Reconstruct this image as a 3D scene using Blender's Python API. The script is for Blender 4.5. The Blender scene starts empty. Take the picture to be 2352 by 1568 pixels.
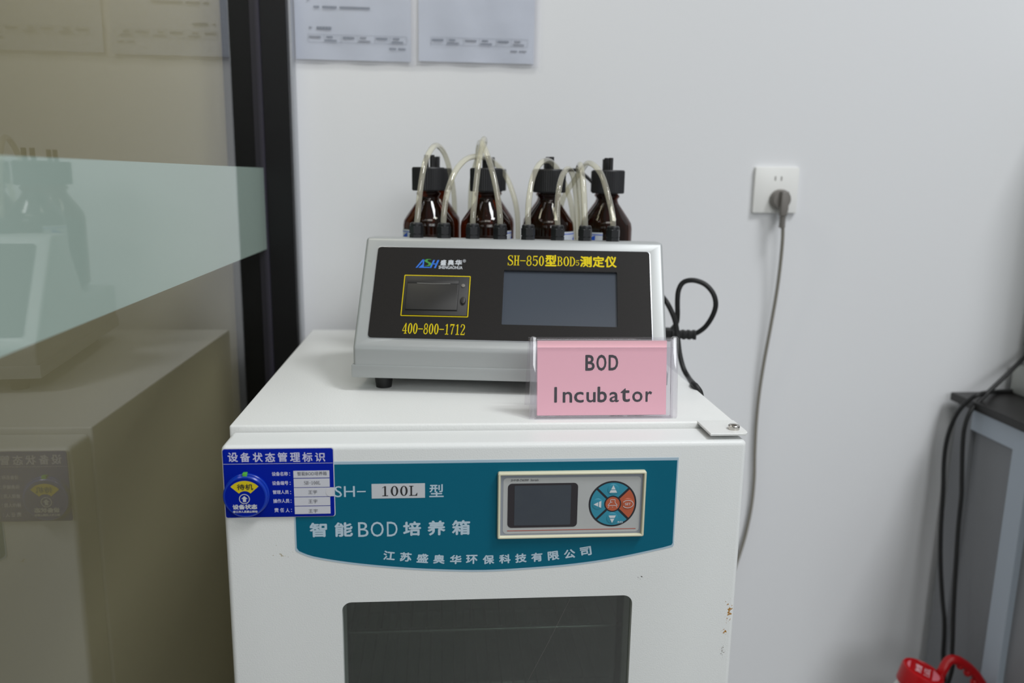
import bpy, bmesh, math, random
from mathutils import Vector, Matrix
random.seed(7)
SC = bpy.context.scene
COL = SC.collection
PI = math.pi
LIFT = 0.95            # the modelling below has z = 0 at the door's top edge; everything is lifted so the floor is z = 0

# ------------------------------------------------------------------ camera
cd = bpy.data.cameras.new('camera'); cam = bpy.data.objects.new('camera', cd); COL.objects.link(cam)
cd.sensor_width = 36.0; cd.lens = 28.7840; cd.clip_start = 0.01
cam.matrix_world = Matrix.Translation(Vector((0.242159,-0.865337,0.288725)) + Vector((0, 0, LIFT))) @ Matrix(((0.996678,0.000455,-0.081443),(-0.079941,0.196690,-0.977201),(0.015574,0.980466,0.196073))).to_4x4()
cd.dof.use_dof = True; cd.dof.focus_distance = 0.98; cd.dof.aperture_fstop = 3.2
SC.camera = cam

# ------------------------------------------------------------------ light
w = bpy.data.worlds.new('world'); SC.world = w; w.use_nodes = True
w.node_tree.nodes['Background'].inputs[0].default_value = (0.90, 0.95, 1.0, 1)
w.node_tree.nodes['Background'].inputs[1].default_value = 0.33
def area(name, loc, size, energy, col, look=None):
    l = bpy.data.lights.new(name, 'AREA'); l.shape = 'RECTANGLE'; l.size, l.size_y = size; l.energy = energy; l.color = col
    o = bpy.data.objects.new(name, l); COL.objects.link(o); o.location = Vector(loc) + Vector((0, 0, LIFT))
    if look:
        o.rotation_euler = (Vector(look) - Vector(loc)).to_track_quat('-Z', 'Y').to_euler()
    return o
area('ceiling_lamp_right', (2.2, -1.32, 3.75), (1.0, 1.0), 126, (0.96, 0.98, 1.0))
area('ceiling_lamp_middle', (0.55, -1.6, 2.3), (1.2, 0.6), 16, (1.0, 0.985, 0.95))
area('next_room_lamp', (-0.17, 0.30, 1.10), (0.3, 0.1), 2.6, (1.0, 0.95, 0.84), (-0.35, 0.69, 0.4))
area('rear_fill_light', (1.5, -3.8, 1.65), (2.0, 1.1), 46, (0.95, 0.98, 1.0), (1.0, 0.0, 0.2))  # added fill lamp behind the camera, not a known window
SC.view_settings.view_transform = 'Standard'; SC.view_settings.look = 'None'
SC.view_settings.gamma = 1.0; SC.view_settings.use_curve_mapping = False
SC.view_settings.exposure = -0.17
SC.cycles.transparent_max_bounces = 32

# ------------------------------------------------------------------ materials
def lin(h):
    h = h.lstrip('#'); out = []
    for i in (0, 2, 4):
        v = int(h[i:i+2], 16) / 255
        out.append(v / 12.92 if v <= 0.04045 else ((v + 0.055) / 1.055) ** 2.4)
    return tuple(out) + (1,)
MATS = {}
def mat(name, col, rough=0.5, metal=0.0, bump=None, spec=0.5, coat=0.0, speckle=None):
    m = bpy.data.materials.new(name); m.use_nodes = True; nt = m.node_tree
    b = nt.nodes['Principled BSDF']
    c = lin(col) if isinstance(col, str) else tuple(col) + (1,)
    b.inputs['Base Color'].default_value = c; b.inputs['Roughness'].default_value = rough
    b.inputs['Metallic'].default_value = metal; b.inputs['Specular IOR Level'].default_value = spec
    b.inputs['Coat Weight'].default_value = coat
    tc = nt.nodes.new('ShaderNodeTexCoord')
    if bump:
        scale, strength, dist = bump
        n = nt.nodes.new('ShaderNodeTexNoise'); n.inputs['Scale'].default_value = scale; n.inputs['Detail'].default_value = 2
        bp = nt.nodes.new('ShaderNodeBump'); bp.inputs['Strength'].default_value = strength; bp.inputs['Distance'].default_value = dist
        nt.links.new(tc.outputs['Object'], n.inputs['Vector']); nt.links.new(n.outputs['Fac'], bp.inputs['Height'])
        nt.links.new(bp.outputs['Normal'], b.inputs['Normal'])
    if speckle:
        scale, amount, col2 = speckle
        n = nt.nodes.new('ShaderNodeTexNoise'); n.inputs['Scale'].default_value = scale; n.inputs['Detail'].default_value = 3
        mx = nt.nodes.new('ShaderNodeMix'); mx.data_type = 'RGBA'
        rp = nt.nodes.new('ShaderNodeMapRange'); rp.inputs['From Min'].default_value = 0.35; rp.inputs['From Max'].default_value = 0.7
        rp.inputs['To Max'].default_value = amount
        mx.inputs['A'].default_value = c; mx.inputs['B'].default_value = lin(col2)
        nt.links.new(tc.outputs['Object'], n.inputs['Vector']); nt.links.new(n.outputs['Fac'], rp.inputs['Value'])
        nt.links.new(rp.outputs['Result'], mx.inputs['Factor']); nt.links.new(mx.outputs['Result'], b.inputs['Base Color'])
    MATS[name] = m
    return m
def clear(name, tint, ior=1.5, rough=0.0, diffuse=None, scale=1.0):
    """thin clear sheet or shell: tinted see-through, Fresnel mirror on the outer faces, optional milky share"""
    m = bpy.data.materials.new(name); m.use_nodes = True; nt = m.node_tree; nt.nodes.clear()
    out = nt.nodes.new('ShaderNodeOutputMaterial'); tr = nt.nodes.new('ShaderNodeBsdfTransparent'); tr.inputs[0].default_value = tuple(tint) + (1,)
    gl = nt.nodes.new('ShaderNodeBsdfGlossy'); gl.inputs['Roughness'].default_value = rough
    fr = nt.nodes.new('ShaderNodeFresnel'); fr.inputs['IOR'].default_value = ior
    geo = nt.nodes.new('ShaderNodeNewGeometry')
    inv = nt.nodes.new('ShaderNodeMath'); inv.operation = 'SUBTRACT'; inv.inputs[0].default_value = scale
    fac = nt.nodes.new('ShaderNodeMath'); fac.operation = 'MULTIPLY'; fac.use_clamp = True
    sc = nt.nodes.new('ShaderNodeMath'); sc.operation = 'MULTIPLY'; sc.inputs[1].default_value = scale
    mx = nt.nodes.new('ShaderNodeMixShader')
    nt.links.new(geo.outputs['Backfacing'], sc.inputs[0]); nt.links.new(sc.outputs[0], inv.inputs[1])
    nt.links.new(fr.outputs[0], fac.inputs[0]); nt.links.new(inv.outputs[0], fac.inputs[1])
    nt.links.new(fac.outputs[0], mx.inputs[0])
    base = tr.outputs[0]
    if diffuse:
        col, share = diffuse
        df = nt.nodes.new('ShaderNodeBsdfDiffuse'); df.inputs[0].default_value = tuple(col) + (1,)
        m2 = nt.nodes.new('ShaderNodeMixShader'); m2.inputs[0].default_value = share
        nt.links.new(tr.outputs[0], m2.inputs[1]); nt.links.new(df.outputs[0], m2.inputs[2]); base = m2.outputs[0]
    nt.links.new(base, mx.inputs[1]); nt.links.new(gl.outputs[0], mx.inputs[2]); nt.links.new(mx.outputs[0], out.inputs[0])
    MATS[name] = m
    return m

WALL = mat('wall_paint', '#e1e2e4', 0.75, bump=(90, 0.06, 0.002), spec=0.25)
FLOOR = mat('floor_tile', '#9a9a96', 0.4, speckle=(14, 0.3, '#80807c'))
DARKROOM = mat('dim_room_paint', '#b0a78e', 0.8, speckle=(2, 0.15, '#a1977c'))
POST = mat('black_frame', '#0b0b0c', 0.4, spec=0.3)
GASKET = mat('gasket_rubber', '#2a2733', 0.5)
ALU = mat('bare_aluminium', '#b9bbbf', 0.35, 0.6)
FROST = mat('frosted_film', '#a6b8ae', 0.03, spec=0.6, coat=0.35)
FROST.node_tree.nodes['Principled BSDF'].inputs['Coat Roughness'].default_value = 0.02
PAINT = mat('white_powder_coat', '#e2e3e1', 0.42, bump=(420, 0.22, 0.0012))
LINER = mat('chamber_liner', '#b4bab6', 0.4)
WIRE = mat('rack_wire', '#c6c9c7', 0.3, 0.8)
STEEL = mat('bright_steel', '#c9c5bf', 0.22, 1.0)
HOLE = mat('socket_hole', '#171717', 0.6)
TEAL = mat('teal_print', '#006078', 0.45, spec=0.2, speckle=(500, 0.12, '#00566e'))
PALE = mat('pale_blue_print', '#a9bfce', 0.4)
WHITEINK = mat('pale_ink', '#b4c8d6', 0.45)
CREAM = mat('cream_plastic', '#d9d6bb', 0.35)
KEYBACK = mat('membrane_silver', '#b3b5b5', 0.4, speckle=(60, 0.15, '#a2a2a0'))
KEYGREY = mat('membrane_grey', '#8b909a', 0.4)
SCREENBLACK = mat('screen_border', '#2d292e', 0.25)
SCREENGLASS = mat('grey_screen', '#3f454d', 0.22, speckle=(70, 0.25, '#343a46'))
KEYBLUE = mat('key_blue', '#2f88a0', 0.35)
KEYORANGE = mat('key_orange', '#b4593b', 0.35)
KEYRING = mat('key_ring_black', '#20222a', 0.4)
KEYWHITE = mat('key_white', '#cfd4d8', 0.45)
ORANGELINE = mat('orange_line', '#a8594b', 0.45)
BLACKINK = mat('black_ink', '#232326', 0.5)
STICKER = mat('grey_sticker', '#c3c6cb', 0.5)
TAGBLUE = mat('tag_blue', '#001b92', 0.35, spec=0.1)
DIALBLUE = mat('dial_blue', '#0a35a8', 0.22)
TAGINK = mat('tag_ink', '#c2c2dd', 0.45)
TAGPAPER = mat('slip_paper', '#c9cad2', 0.6)
SLIPINK = mat('slip_ink', '#4a4a50', 0.6)
YELLOW = mat('dial_yellow', '#d2bd10', 0.4)
GREEN = mat('pointer_green', '#58b040', 0.35)
NOTCH = mat('clear_notch', '#cdcdd2', 0.3)
SILVER = mat('silver_paint', '#adb0b0', 0.40, 0.28, bump=(900, 0.05, 0.0005))
FACE = mat('meter_face_black', '#181615', 0.5, spec=0.2, speckle=(900, 0.3, '#2a2725'))
RUBBER = mat('black_rubber', '#161616', 0.55)
PRINTER = mat('printer_plastic', '#1f1e1d', 0.45)
YINK = mat('yellow_ink', '#e2ca00', 0.5, spec=0.2)
LOGOBLUE = mat('logo_blue', '#1f6fd6', 0.45)
LOGOGREEN = mat('logo_green', '#3f8f3a', 0.45)
GREYINK = mat('grey_ink', '#c5c9cf', 0.5)
TOUCH = mat('touch_screen', '#434a54', 0.22, spec=0.3)
SEAM = mat('printer_seam', '#8d8c88', 0.4)
GLAND = mat('gland_nylon', '#1b1c1e', 0.38)
CAPBLACK = mat('cap_black', '#1d1d20', 0.5)
LABEL = mat('bottle_label', '#c9cfd8', 0.5)
LABELBLUE = mat('label_blue', '#1f55c8', 0.45)
PINK = mat('pink_card', '#ffc6d1', 0.7, speckle=(1400, 0.14, '#f8b6c3'))
CARDINK = mat('card_ink', '#2e2c33', 0.7)
SOCKETW = mat('socket_white', '#e9e9e6', 0.35)
GREYPLUG = mat('grey_plug', '#77736e', 0.5)
GREYCORD = mat('grey_cord', '#7d796f', 0.5)
PAPER = mat('sheet_paper', '#c3cad6', 0.35, bump=(9, 0.25, 0.02))
SHEETINK = mat('sheet_ink', '#7c828e', 0.6)
BENCHTOP = mat('bench_top', '#222120', 0.4, spec=0.3)
BENCHFRAME = mat('bench_frame', '#aab4c0', 0.4)
BENCHPANEL = mat('bench_panel', '#84868a', 0.5)
CASEGREY = mat('instrument_case', '#b9bcb8', 0.5)
RED = mat('red_plastic', '#a8000a', 0.33, spec=0.4)
JUGWHITE = mat('jug_white', '#dcdad6', 0.35)
REDLABEL = mat('cap_sticker', '#d0707c', 0.4)
CAPTEXT = mat('cap_text', '#e0a9b0', 0.5)
PANE = clear('partition_glass', (0.90, 0.91, 0.88), 1.5, scale=1.15)
WINDOWPANE = clear('door_window_glass', (0.72, 0.75, 0.73), 1.5, scale=2.6)
ACRYLIC = clear('acrylic', (0.96, 0.95, 0.965), 1.5, 0.02, ((0.9, 0.88, 0.91), 0.02), scale=1.0)
ACRYLICEDGE = clear('acrylic_edge', (0.965, 0.96, 0.97), 1.55, 0.04, ((0.95, 0.94, 0.96), 0.08), scale=2.2)
TUBE = clear('silicone_tube', (0.95, 0.94, 0.86), 1.45, 0.05, ((0.86, 0.83, 0.72), 0.20), scale=1.6)
SLEEVE = clear('plastic_sleeve', (0.97, 0.97, 0.98), 1.45, 0.1, ((0.9, 0.9, 0.92), 0.10), scale=1.0)
AMBER = clear('amber_glass', (0.26, 0.085, 0.012), 1.5, 0.01, ((0.05, 0.018, 0.006), 0.12), scale=0.95)

# wear on the door paint: a few rust spots on the right edge and scattered dark specks
def weather(m):
    nt = m.node_tree; b = nt.nodes['Principled BSDF']; tc = nt.nodes.new('ShaderNodeTexCoord')
    base = b.inputs['Base Color'].default_value[:]
    def mask(cx, cz, rx, rz, scale, thr):
        mp = nt.nodes.new('ShaderNodeMapping'); mp.inputs['Location'].default_value = (-cx / rx, 0, -cz / rz); mp.inputs['Scale'].default_value = (1 / rx, 0, 1 / rz)
        ln = nt.nodes.new('ShaderNodeVectorMath'); ln.operation = 'LENGTH'
        nt.links.new(tc.outputs['Object'], mp.inputs[0]); nt.links.new(mp.outputs[0], ln.inputs[0])
        n = nt.nodes.new('ShaderNodeTexNoise'); n.inputs['Scale'].default_value = scale; n.inputs['Detail'].default_value = 3
        nt.links.new(tc.outputs['Object'], n.inputs['Vector'])
        s = nt.nodes.new('ShaderNodeMath'); s.operation = 'MULTIPLY_ADD'; s.inputs[1].default_value = -0.30
        nt.links.new(ln.outputs['Value'], s.inputs[0]); nt.links.new(n.outputs['Fac'], s.inputs[2])
        g = nt.nodes.new('ShaderNodeMapRange'); g.inputs['From Min'].default_value = thr; g.inputs['From Max'].default_value = thr + 0.04
        nt.links.new(s.outputs[0], g.inputs['Value']); return g.outputs['Result']
    prev = None
    for (cx, cz, rx, rz, sc, thr, col) in ((0.5775, -0.212, 0.009, 0.02, 300, 0.42, '#a5742a'), (0.574, -0.238, 0.006, 0.008, 380, 0.42, '#a5742a'),
                                           (0.573, -0.262, 0.008, 0.02, 700, 0.50, '#5c5346'), (0.50, -0.062, 0.02, 0.012, 420, 0.53, '#6a5f4e'),
                                           (0.47, -0.165, 0.03, 0.012, 380, 0.56, '#4e4a45'), (0.06, -0.125, 0.05, 0.03, 160, 0.585, '#b0a68d')):
        mx = nt.nodes.new('ShaderNodeMix'); mx.data_type = 'RGBA'; mx.inputs['B'].default_value = lin(col); mx.inputs['A'].default_value = base
        if prev: nt.links.new(prev, mx.inputs['A'])
        nt.links.new(mask(cx, cz, rx, rz, sc, thr), mx.inputs['Factor']); prev = mx.outputs['Result']
    nt.links.new(prev, b.inputs['Base Color'])
DOORPAINT = mat('door_powder_coat', '#e0e2e1', 0.42, bump=(640, 0.19, 0.001)); weather(DOORPAINT)

# ------------------------------------------------------------------ mesh helpers
class MB:
    """collects faces in scene coordinates; build() links them as one mesh object"""
    def __init__(s): s.bm = bmesh.new()
    def face(s, pts):
        try: return s.bm.faces.new([s.bm.verts.new(p) for p in pts])
        except ValueError: return None
    def box(s, lo, hi, r=0.0, seg=2, T=None):
        b = bmesh.new(); bmesh.ops.create_cube(b, size=1.0)
        for v in b.verts: v.co = Vector([lo[i] + (v.co[i] + 0.5) * (hi[i] - lo[i]) for i in range(3)])
        if r: bmesh.ops.bevel(b, geom=b.edges[:], offset=r, segments=seg, affect='EDGES', profile=0.5)
        s.add(b, T); return s
    def add(s, b, T=None):
        m = {}
        for v in b.verts: m[v] = s.bm.verts.new(T @ v.co if T else v.co)
        for f in b.faces: s.bm.faces.new([m[v] for v in f.verts])
        b.free()
    def prism(s, pts, d, r=0.0, seg=2):
        """closed outline of 3-D points swept by vector d (outline counter-clockwise seen against d)"""
        b = bmesh.new(); n = len(pts); d = Vector(d)
        a = [b.verts.new(p) for p in pts]; c = [b.verts.new(Vector(p) + d) for p in pts]
        b.faces.new(a); top = b.faces.new(c[::-1])
        for i in range(n): b.faces.new([a[i], c[i], c[(i+1) % n], a[(i+1) % n]])
        bmesh.ops.recalc_face_normals(b, faces=b.faces[:])
        if r: bmesh.ops.bevel(b, geom=[e for e in b.edges if any(len(f.verts) == n and set(f.verts) in (set(a), set(c)) for f in e.link_faces) or (n == 4 and e.calc_length() > r * 1.5)], offset=r, segments=seg, affect='EDGES', profile=0.5)
        s.add(b); return s
    def lathe(s, prof, o=(0, 0, 0), seg=32, T=None, cap=True, ridge=None):
        o = Vector(o); rows = []
        for (r, z) in prof:
            row = []
            for k in range(seg):
                a = 2 * PI * k / seg; rr = r
                if ridge and ridge[0] <= z <= ridge[1]: rr = r * (1 + ridge[2] * (1 if k % 2 else -1))
                p = Vector((rr * math.cos(a), rr * math.sin(a), z)); row.append(s.bm.verts.new((T @ p if T else p) + o))
            rows.append(row)
        for i in range(len(rows) - 1):
            for k in range(seg): s.bm.faces.new([rows[i][k], rows[i][(k+1) % seg], rows[i+1][(k+1) % seg], rows[i+1][k]])
        if cap:
            s.bm.faces.new(rows[0][::-1]); s.bm.faces.new(rows[-1])
        return s
    def tube(s, pts, r, seg=12, n=6, closed=False, radii=None):
        P = smooth_path([Vector(p) for p in pts], n); rows = []
        t0 = (P[1] - P[0]).normalized(); ref = t0.orthogonal().normalized()
        for i, p in enumerate(P):
            t = (P[min(i+1, len(P)-1)] - P[max(i-1, 0)]).normalized()
            ref = (ref - t * ref.dot(t)).normalized(); bi = t.cross(ref)
            rr = r if radii is None else radii[0] + (radii[1] - radii[0]) * i / (len(P) - 1)
            rows.append([s.bm.verts.new(p + (ref * math.cos(2*PI*k/seg) + bi * math.sin(2*PI*k/seg)) * rr) for k in range(seg)])
        for i in range(len(rows) - 1):
            for k in range(seg): s.bm.faces.new([rows[i][k], rows[i][(k+1) % seg], rows[i+1][(k+1) % seg], rows[i+1][k]])
        s.bm.faces.new(rows[0][::-1]); s.bm.faces.new(rows[-1]); return s
    def build(s, name, m, parent=None, origin=None, smooth=None):
        bmesh.ops.recalc_face_normals(s.bm, faces=s.bm.faces[:])
        me = bpy.data.meshes.new(name); s.bm.to_mesh(me); s.bm.free()
        return link(name, me, m, parent, origin, smooth)
def link(name, me, m, parent=None, origin=None, smooth=None):
    o = bpy.data.objects.new(name, me); COL.objects.link(o)
    for mm in (m if isinstance(m, (list, tuple)) else [m]): me.materials.append(mm)
    if smooth is not None:
        me.polygons.foreach_set('use_smooth', [True] * len(me.polygons))
        me.set_sharp_from_angle(angle=math.radians(smooth))
    org = Vector(origin) if origin is not None else (ORG[parent.name] if parent else Vector((0, 0, 0)))
    me.transform(Matrix.Translation(-org)); ORG[o.name] = org
    if parent:
        o.parent = parent; o.location = org - ORG[parent.name]
    else: o.location = org
    return o
ORG = {}
def smooth_path(P, n):
    if len(P) < 3 or n <= 1: return P
    out = []
    for i in range(len(P) - 1):
        p0, p1, p2, p3 = P[max(i-1, 0)], P[i], P[i+1], P[min(i+2, len(P)-1)]
        for k in range(n):
            t = k / n
            out.append(0.5 * ((2*p1) + (p2-p0)*t + (2*p0-5*p1+4*p2-p3)*t*t + (3*p1-p0-3*p2+p3)*t**3))
    return out + [P[-1]]
def thing(name, label, cat, loc, group=None):
    o = bpy.data.objects.new(name, None); COL.objects.link(o); o.location = loc; o.empty_display_size = 0.05
    ORG[o.name] = Vector(loc); tag(o, label, cat, group); return o
def tag(o, label, cat, group=None, kind=None):
    if label: o['label'] = label
    if cat: o['category'] = cat
    if group: o['group'] = group
    if kind: o['kind'] = kind
    return o

class Plane:
    """a flat face in the scene: a runs along ex, b along ey, off leaves it along its normal"""
    def __init__(s, o, ex, ey):
        s.o, s.ex, s.ey = Vector(o), Vector(ex).normalized(), Vector(ey).normalized(); s.n = s.ex.cross(s.ey)
    def __call__(s, a, b, off=0.0): return s.o + s.ex * a + s.ey * b + s.n * off
def rounded(x0, y0, x1, y1, r, seg=5):
    x0, x1 = min(x0, x1), max(x0, x1); y0, y1 = min(y0, y1), max(y0, y1); out = []
    for cx, cy, a in ((x1-r, y1-r, 0), (x0+r, y1-r, 90), (x0+r, y0+r, 180), (x1-r, y0+r, 270)):
        for k in range(seg + 1):
            t = math.radians(a + 90 * k / seg); out.append((cx + r * math.cos(t), cy + r * math.sin(t)))
    return out
def slab(mb, pl, outline, off, th, r=0.0):
    return mb.prism([pl(a, b, off) for a, b in outline], pl.n * th, r)
def rect(x0, y0, x1, y1): return [(x1, y1), (x0, y1), (x0, y0), (x1, y0)]
def circle(cx, cy, r, seg=48, a0=0, a1=360):
    full = abs(a1 - a0) >= 360; k = seg if full else seg + 1
    return [(cx + r * math.cos(math.radians(a0 + (a1 - a0) * i / seg)), cy + r * math.sin(math.radians(a0 + (a1 - a0) * i / seg))) for i in range(k)]
def ringpath(mb, pl, pts, width, off, th=0.0003, closed=False):
    """a flat printed line of constant width along 2-D points"""
    P = [Vector(p) for p in pts]; n = len(P); L = []; R = []
    for i in range(n):
        a = P[(i-1) % n] if closed or i else P[i]; b = P[(i+1) % n] if closed or i < n-1 else P[i]
        t = (b - a).normalized(); nn = Vector((-t.y, t.x))
        L.append(P[i] + nn * width / 2); R.append(P[i] - nn * width / 2)
    for i in range(n if closed else n - 1):
        j = (i + 1) % n
        mb.prism([pl(*q, off) for q in (L[i], R[i], R[j], L[j])], pl.n * th)

# lettering -------------------------------------------------------------
def glyph_faces(body, bold=0.0, res=3):
    c = bpy.data.curves.new('lettering', 'FONT'); c.body = body; c.size = 1.0; c.offset = bold; c.resolution_u = res
    o = bpy.data.objects.new('lettering', c); COL.objects.link(o)
    bpy.context.view_layer.update()
    me = bpy.data.meshes.new_from_object(o.evaluated_get(bpy.context.evaluated_depsgraph_get()))
    V = [v.co.xy.copy() for v in me.vertices]; Fc = [list(p.vertices) for p in me.polygons]
    bpy.data.objects.remove(o); bpy.data.curves.remove(c); bpy.data.meshes.remove(me)
    return V, Fc
def put(mb, pl, V, Fc, x0, y0, x1, y1, off, rot=0.0, skew=0.0):
    """fit a flat glyph mesh into a box of a plane"""
    if not V: return
    ax, bx = min(v.x for v in V), max(v.x for v in V); ay, by = min(v.y for v in V), max(v.y for v in V)
    x0, x1 = min(x0, x1), max(x0, x1); y0, y1 = min(y0, y1), max(y0, y1); cx, cy = (x0+x1)/2, (y0+y1)/2
    vs = []
    for v in V:
        a = x0 + (v.x-ax) / max(bx-ax, 1e-6) * (x1-x0) - cx; b = y0 + (v.y-ay) / max(by-ay, 1e-6) * (y1-y0) - cy
        a += skew * b
        vs.append(mb.bm.verts.new(pl(cx + a*math.cos(rot) - b*math.sin(rot), cy + a*math.sin(rot) + b*math.cos(rot), off)))
    for f in Fc:
        try: mb.bm.faces.new([vs[i] for i in f])
        except ValueError: pass
def text(mb, pl, body, x0, y0, x1, y1, off, bold=0.0, rot=0.0, skew=0.0):
    V, Fc = glyph_faces(body); d = bold * abs(y1 - y0) * 0.5
    for k, (dx, dy) in enumerate(((0, 0), (1, 0), (-1, 0), (0, 1), (0, -1), (.7, .7), (-.7, -.7)) if bold > 0 else ((0, 0),)):
        put(mb, pl, V, Fc, min(x0, x1) + d * (1 + dx), min(y0, y1) + d * (1 + dy), max(x0, x1) - d * (1 - dx), max(y0, y1) - d * (1 - dy), off + k * 2e-6, rot, skew)
# a serif face drawn stroke by stroke (the panel lettering has thick stems, thin hairlines and slab serifs)
def sring(cx, cy, rx, ry, tx, ty, a0=0, a1=360, n=28):
    out = []
    for i in range(n):
        q = [math.radians(a0 + (a1 - a0) * k / n) for k in (i, i+1)]
        out.append([(cx + rx*math.cos(q[0]), cy + ry*math.sin(q[0])), (cx + rx*math.cos(q[1]), cy + ry*math.sin(q[1])),
                    (cx + (rx-tx)*math.cos(q[1]), cy + (ry-ty)*math.sin(q[1])), (cx + (rx-tx)*math.cos(q[0]), cy + (ry-ty)*math.sin(q[0]))])
    return out
def sbar(x0, y0, x1, y1): return [[(x0, y0), (x1, y0), (x1, y1), (x0, y1)]]
def sline(pts, ws, n=6):
    P = smooth_path([Vector((p[0], p[1], 0)) for p in pts], n); m = len(P); out = []; prev = None
    for i in range(m):
        t = (P[min(i+1, m-1)] - P[max(i-1, 0)]).normalized(); nn = Vector((-t.y, t.x, 0))
        f = i / (m-1) * (len(ws)-1); k = min(int(f), len(ws)-2); wd = ws[k] + (ws[k+1]-ws[k]) * (f-k)
        cur = (P[i] + nn*wd/2, P[i] - nn*wd/2)
        if prev: out.append([(prev[0].x, prev[0].y), (prev[1].x, prev[1].y), (cur[1].x, cur[1].y), (cur[0].x, cur[0].y)])
        prev = cur
    return out
def serif(ch):
    T, h = 0.105, 0.048
    return {
     '0': sring(.25, .36, .2, .36, T, h), 'O': sring(.25, .36, .22, .36, T, h),
     '1': sbar(.21, 0, .30, .70) + sbar(.10, 0, .41, h) + [[(.30, .72), (.21, .70), (.10, .60), (.11, .57)]],
     '2': sline([(.08, .52), (.11, .66), (.24, .70), (.38, .62), (.38, .47), (.24, .26), (.07, .03)], [.09, .04, .04, .07, .09, .06, .04]) + sbar(.05, 0, .43, .06) + [[(.43, .17), (.39, .06), (.43, .0), (.455, .17)]],
     '4': sbar(.29, 0, .375, .72) + sline([(.33, .72), (.05, .22)], [.04, .04], 1) + sbar(.03, .18, .46, .22) + sbar(.21, 0, .45, h),
     '5': sbar(.10, .63, .43, .71) + sbar(.09, .36, .125, .70) + sline([(.11, .38), (.24, .44), (.38, .37), (.41, .22), (.33, .05), (.18, .02), (.07, .12)], [.035, .04, .08, .09, .07, .04, .09]),
     '7': sbar(.06, .63, .45, .71) + sline([(.43, .68), (.30, .42), (.21, .02)], [.04, .055, .09]) + [[(.06, .52), (.085, .52), (.12, .65), (.06, .68)]],
     '8': sring(.25, .53, .17, .19, .065, h) + sring(.25, .19, .2, .20, .075, h),
     '-': sbar(.03, .32, .47, .37),
     'S': sline([(.40, .56), (.34, .68), (.22, .70), (.10, .62), (.11, .47), (.26, .37), (.40, .27), (.41, .11), (.28, .02), (.14, .03), (.06, .17)], [.05, .035, .035, .08, .09, .10, .09, .08, .035, .035, .05]) + sbar(.40, .50, .425, .71) + sbar(.045, .0, .07, .2),
     'H': sbar(.08, 0, .165, .71) + sbar(.335, 0, .42, .71) + sbar(.16, .345, .34, .385) + sbar(.03, 0, .21, h) + sbar(.29, 0, .47, h) + sbar(.03, .71-h, .21, .71) + sbar(.29, .71-h, .47, .71),
     'B': sbar(.08, 0, .165, .71) + sbar(.03, 0, .25, h) + sbar(.03, .71-h, .25, .71) + sbar(.16, .36, .26, .36+h) + sring(.23, .535, .18, .175, .08, h, -90, 90, 14) + sring(.24, .19, .2, .19, .085, h, -90, 90, 14),
     'D': sbar(.07, 0, .155, .71) + sbar(.03, 0, .2, h) + sbar(.03, .71-h, .2, .71) + sring(.18, .355, .28, .355, .09, h, -90, 90, 20),
     'L': sbar(.10, 0, .185, .71) + sbar(.03, 0, .45, h) + sbar(.03, .71-h, .26, .71) + [[(.45, 0), (.47, .2), (.44, .2), (.36, h)]],
    }[ch]
def serif_text(mb, pl, body, x0, y0, x1, y1, off, bold=1.0):
    """x0,y0 = lower-left of the first cell's ink; equal cells as on the panel"""
    x0, x1 = min(x0, x1), max(x0, x1); y0, y1 = min(y0, y1), max(y0, y1); cw = (x1 - x0) / len(body)
    for i, ch in enumerate(body):
        for q in serif(ch):
            mb.face([pl(x0 + (i + a / 0.5) * cw, y0 + b / 0.72 * (y1 - y0), off) for a, b in q])

# ================================================================== the room
XG = -0.0775
def struct(o): o['kind'] = 'structure'; return o
mb = MB(); mb.box((-2.4, 0.69, -LIFT), (3.2, 0.79, 1.8)); struct(mb.build('wall_back', WALL))
mb = MB(); mb.box((-2.4, -4.2, -LIFT - 0.1), (3.2, 0.79, -LIFT)); struct(mb.build('floor', FLOOR))
# the dim room beyond the glass partition
mb = MB(); mb.box((-2.5, -4.2, -LIFT), (-2.4, 0.79, 1.8)); mb.box((-2.4, 0.683, -LIFT), (XG - 0.012, 0.69, 1.8)); struct(mb.build('wall_left', DARKROOM))
mb = MB(); mb.box((-2.4, -4.2, 1.8), (XG - 0.006, 0.79, 1.86)); struct(mb.build('ceiling', DARKROOM))
mb = MB(); mb.box((-2.4, -4.3, -LIFT), (XG - 0.006, -4.2, 1.8)); struct(mb.build('wall_front', DARKROOM))
# glass partition: pane with a frosted band
mb = MB(); mb.box((XG - 0.012, -4.2, -LIFT), (XG, 0.645, 1.8)); win = struct(mb.build('window_1', PANE))
tag(win, 'clear glass partition with a frosted band left of the incubator', 'glass partition')
mb = MB(); mb.box((XG, -4.2, 0.1563), (XG + 0.0006, 0.643, 0.2989)); mb.build('frosted_band', FROST, win)['label'] = 'pale green frosted film band'
mb = MB(); mb.box((XG - 0.062, 0.645, -LIFT), (-0.029, 0.69, 1.8), 0.001, 1); p = struct(mb.build('trim_1', POST)); tag(p, 'black upright frame post at the end of the glass partition', 'frame post')
mb = MB(); mb.box((XG - 0.013, 0.640, -LIFT), (XG + 0.004, 0.69, 1.8), 0.001, 1); mb.build('gasket', GASKET, p)
mb = MB(); mb.box((-0.029, 0.660, -LIFT), (-0.0235, 0.69, 1.8), 0.001, 1); p = struct(mb.build('trim_2', ALU)); tag(p, 'thin pale metal strip between the black post and the wall', 'edge strip')

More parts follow.
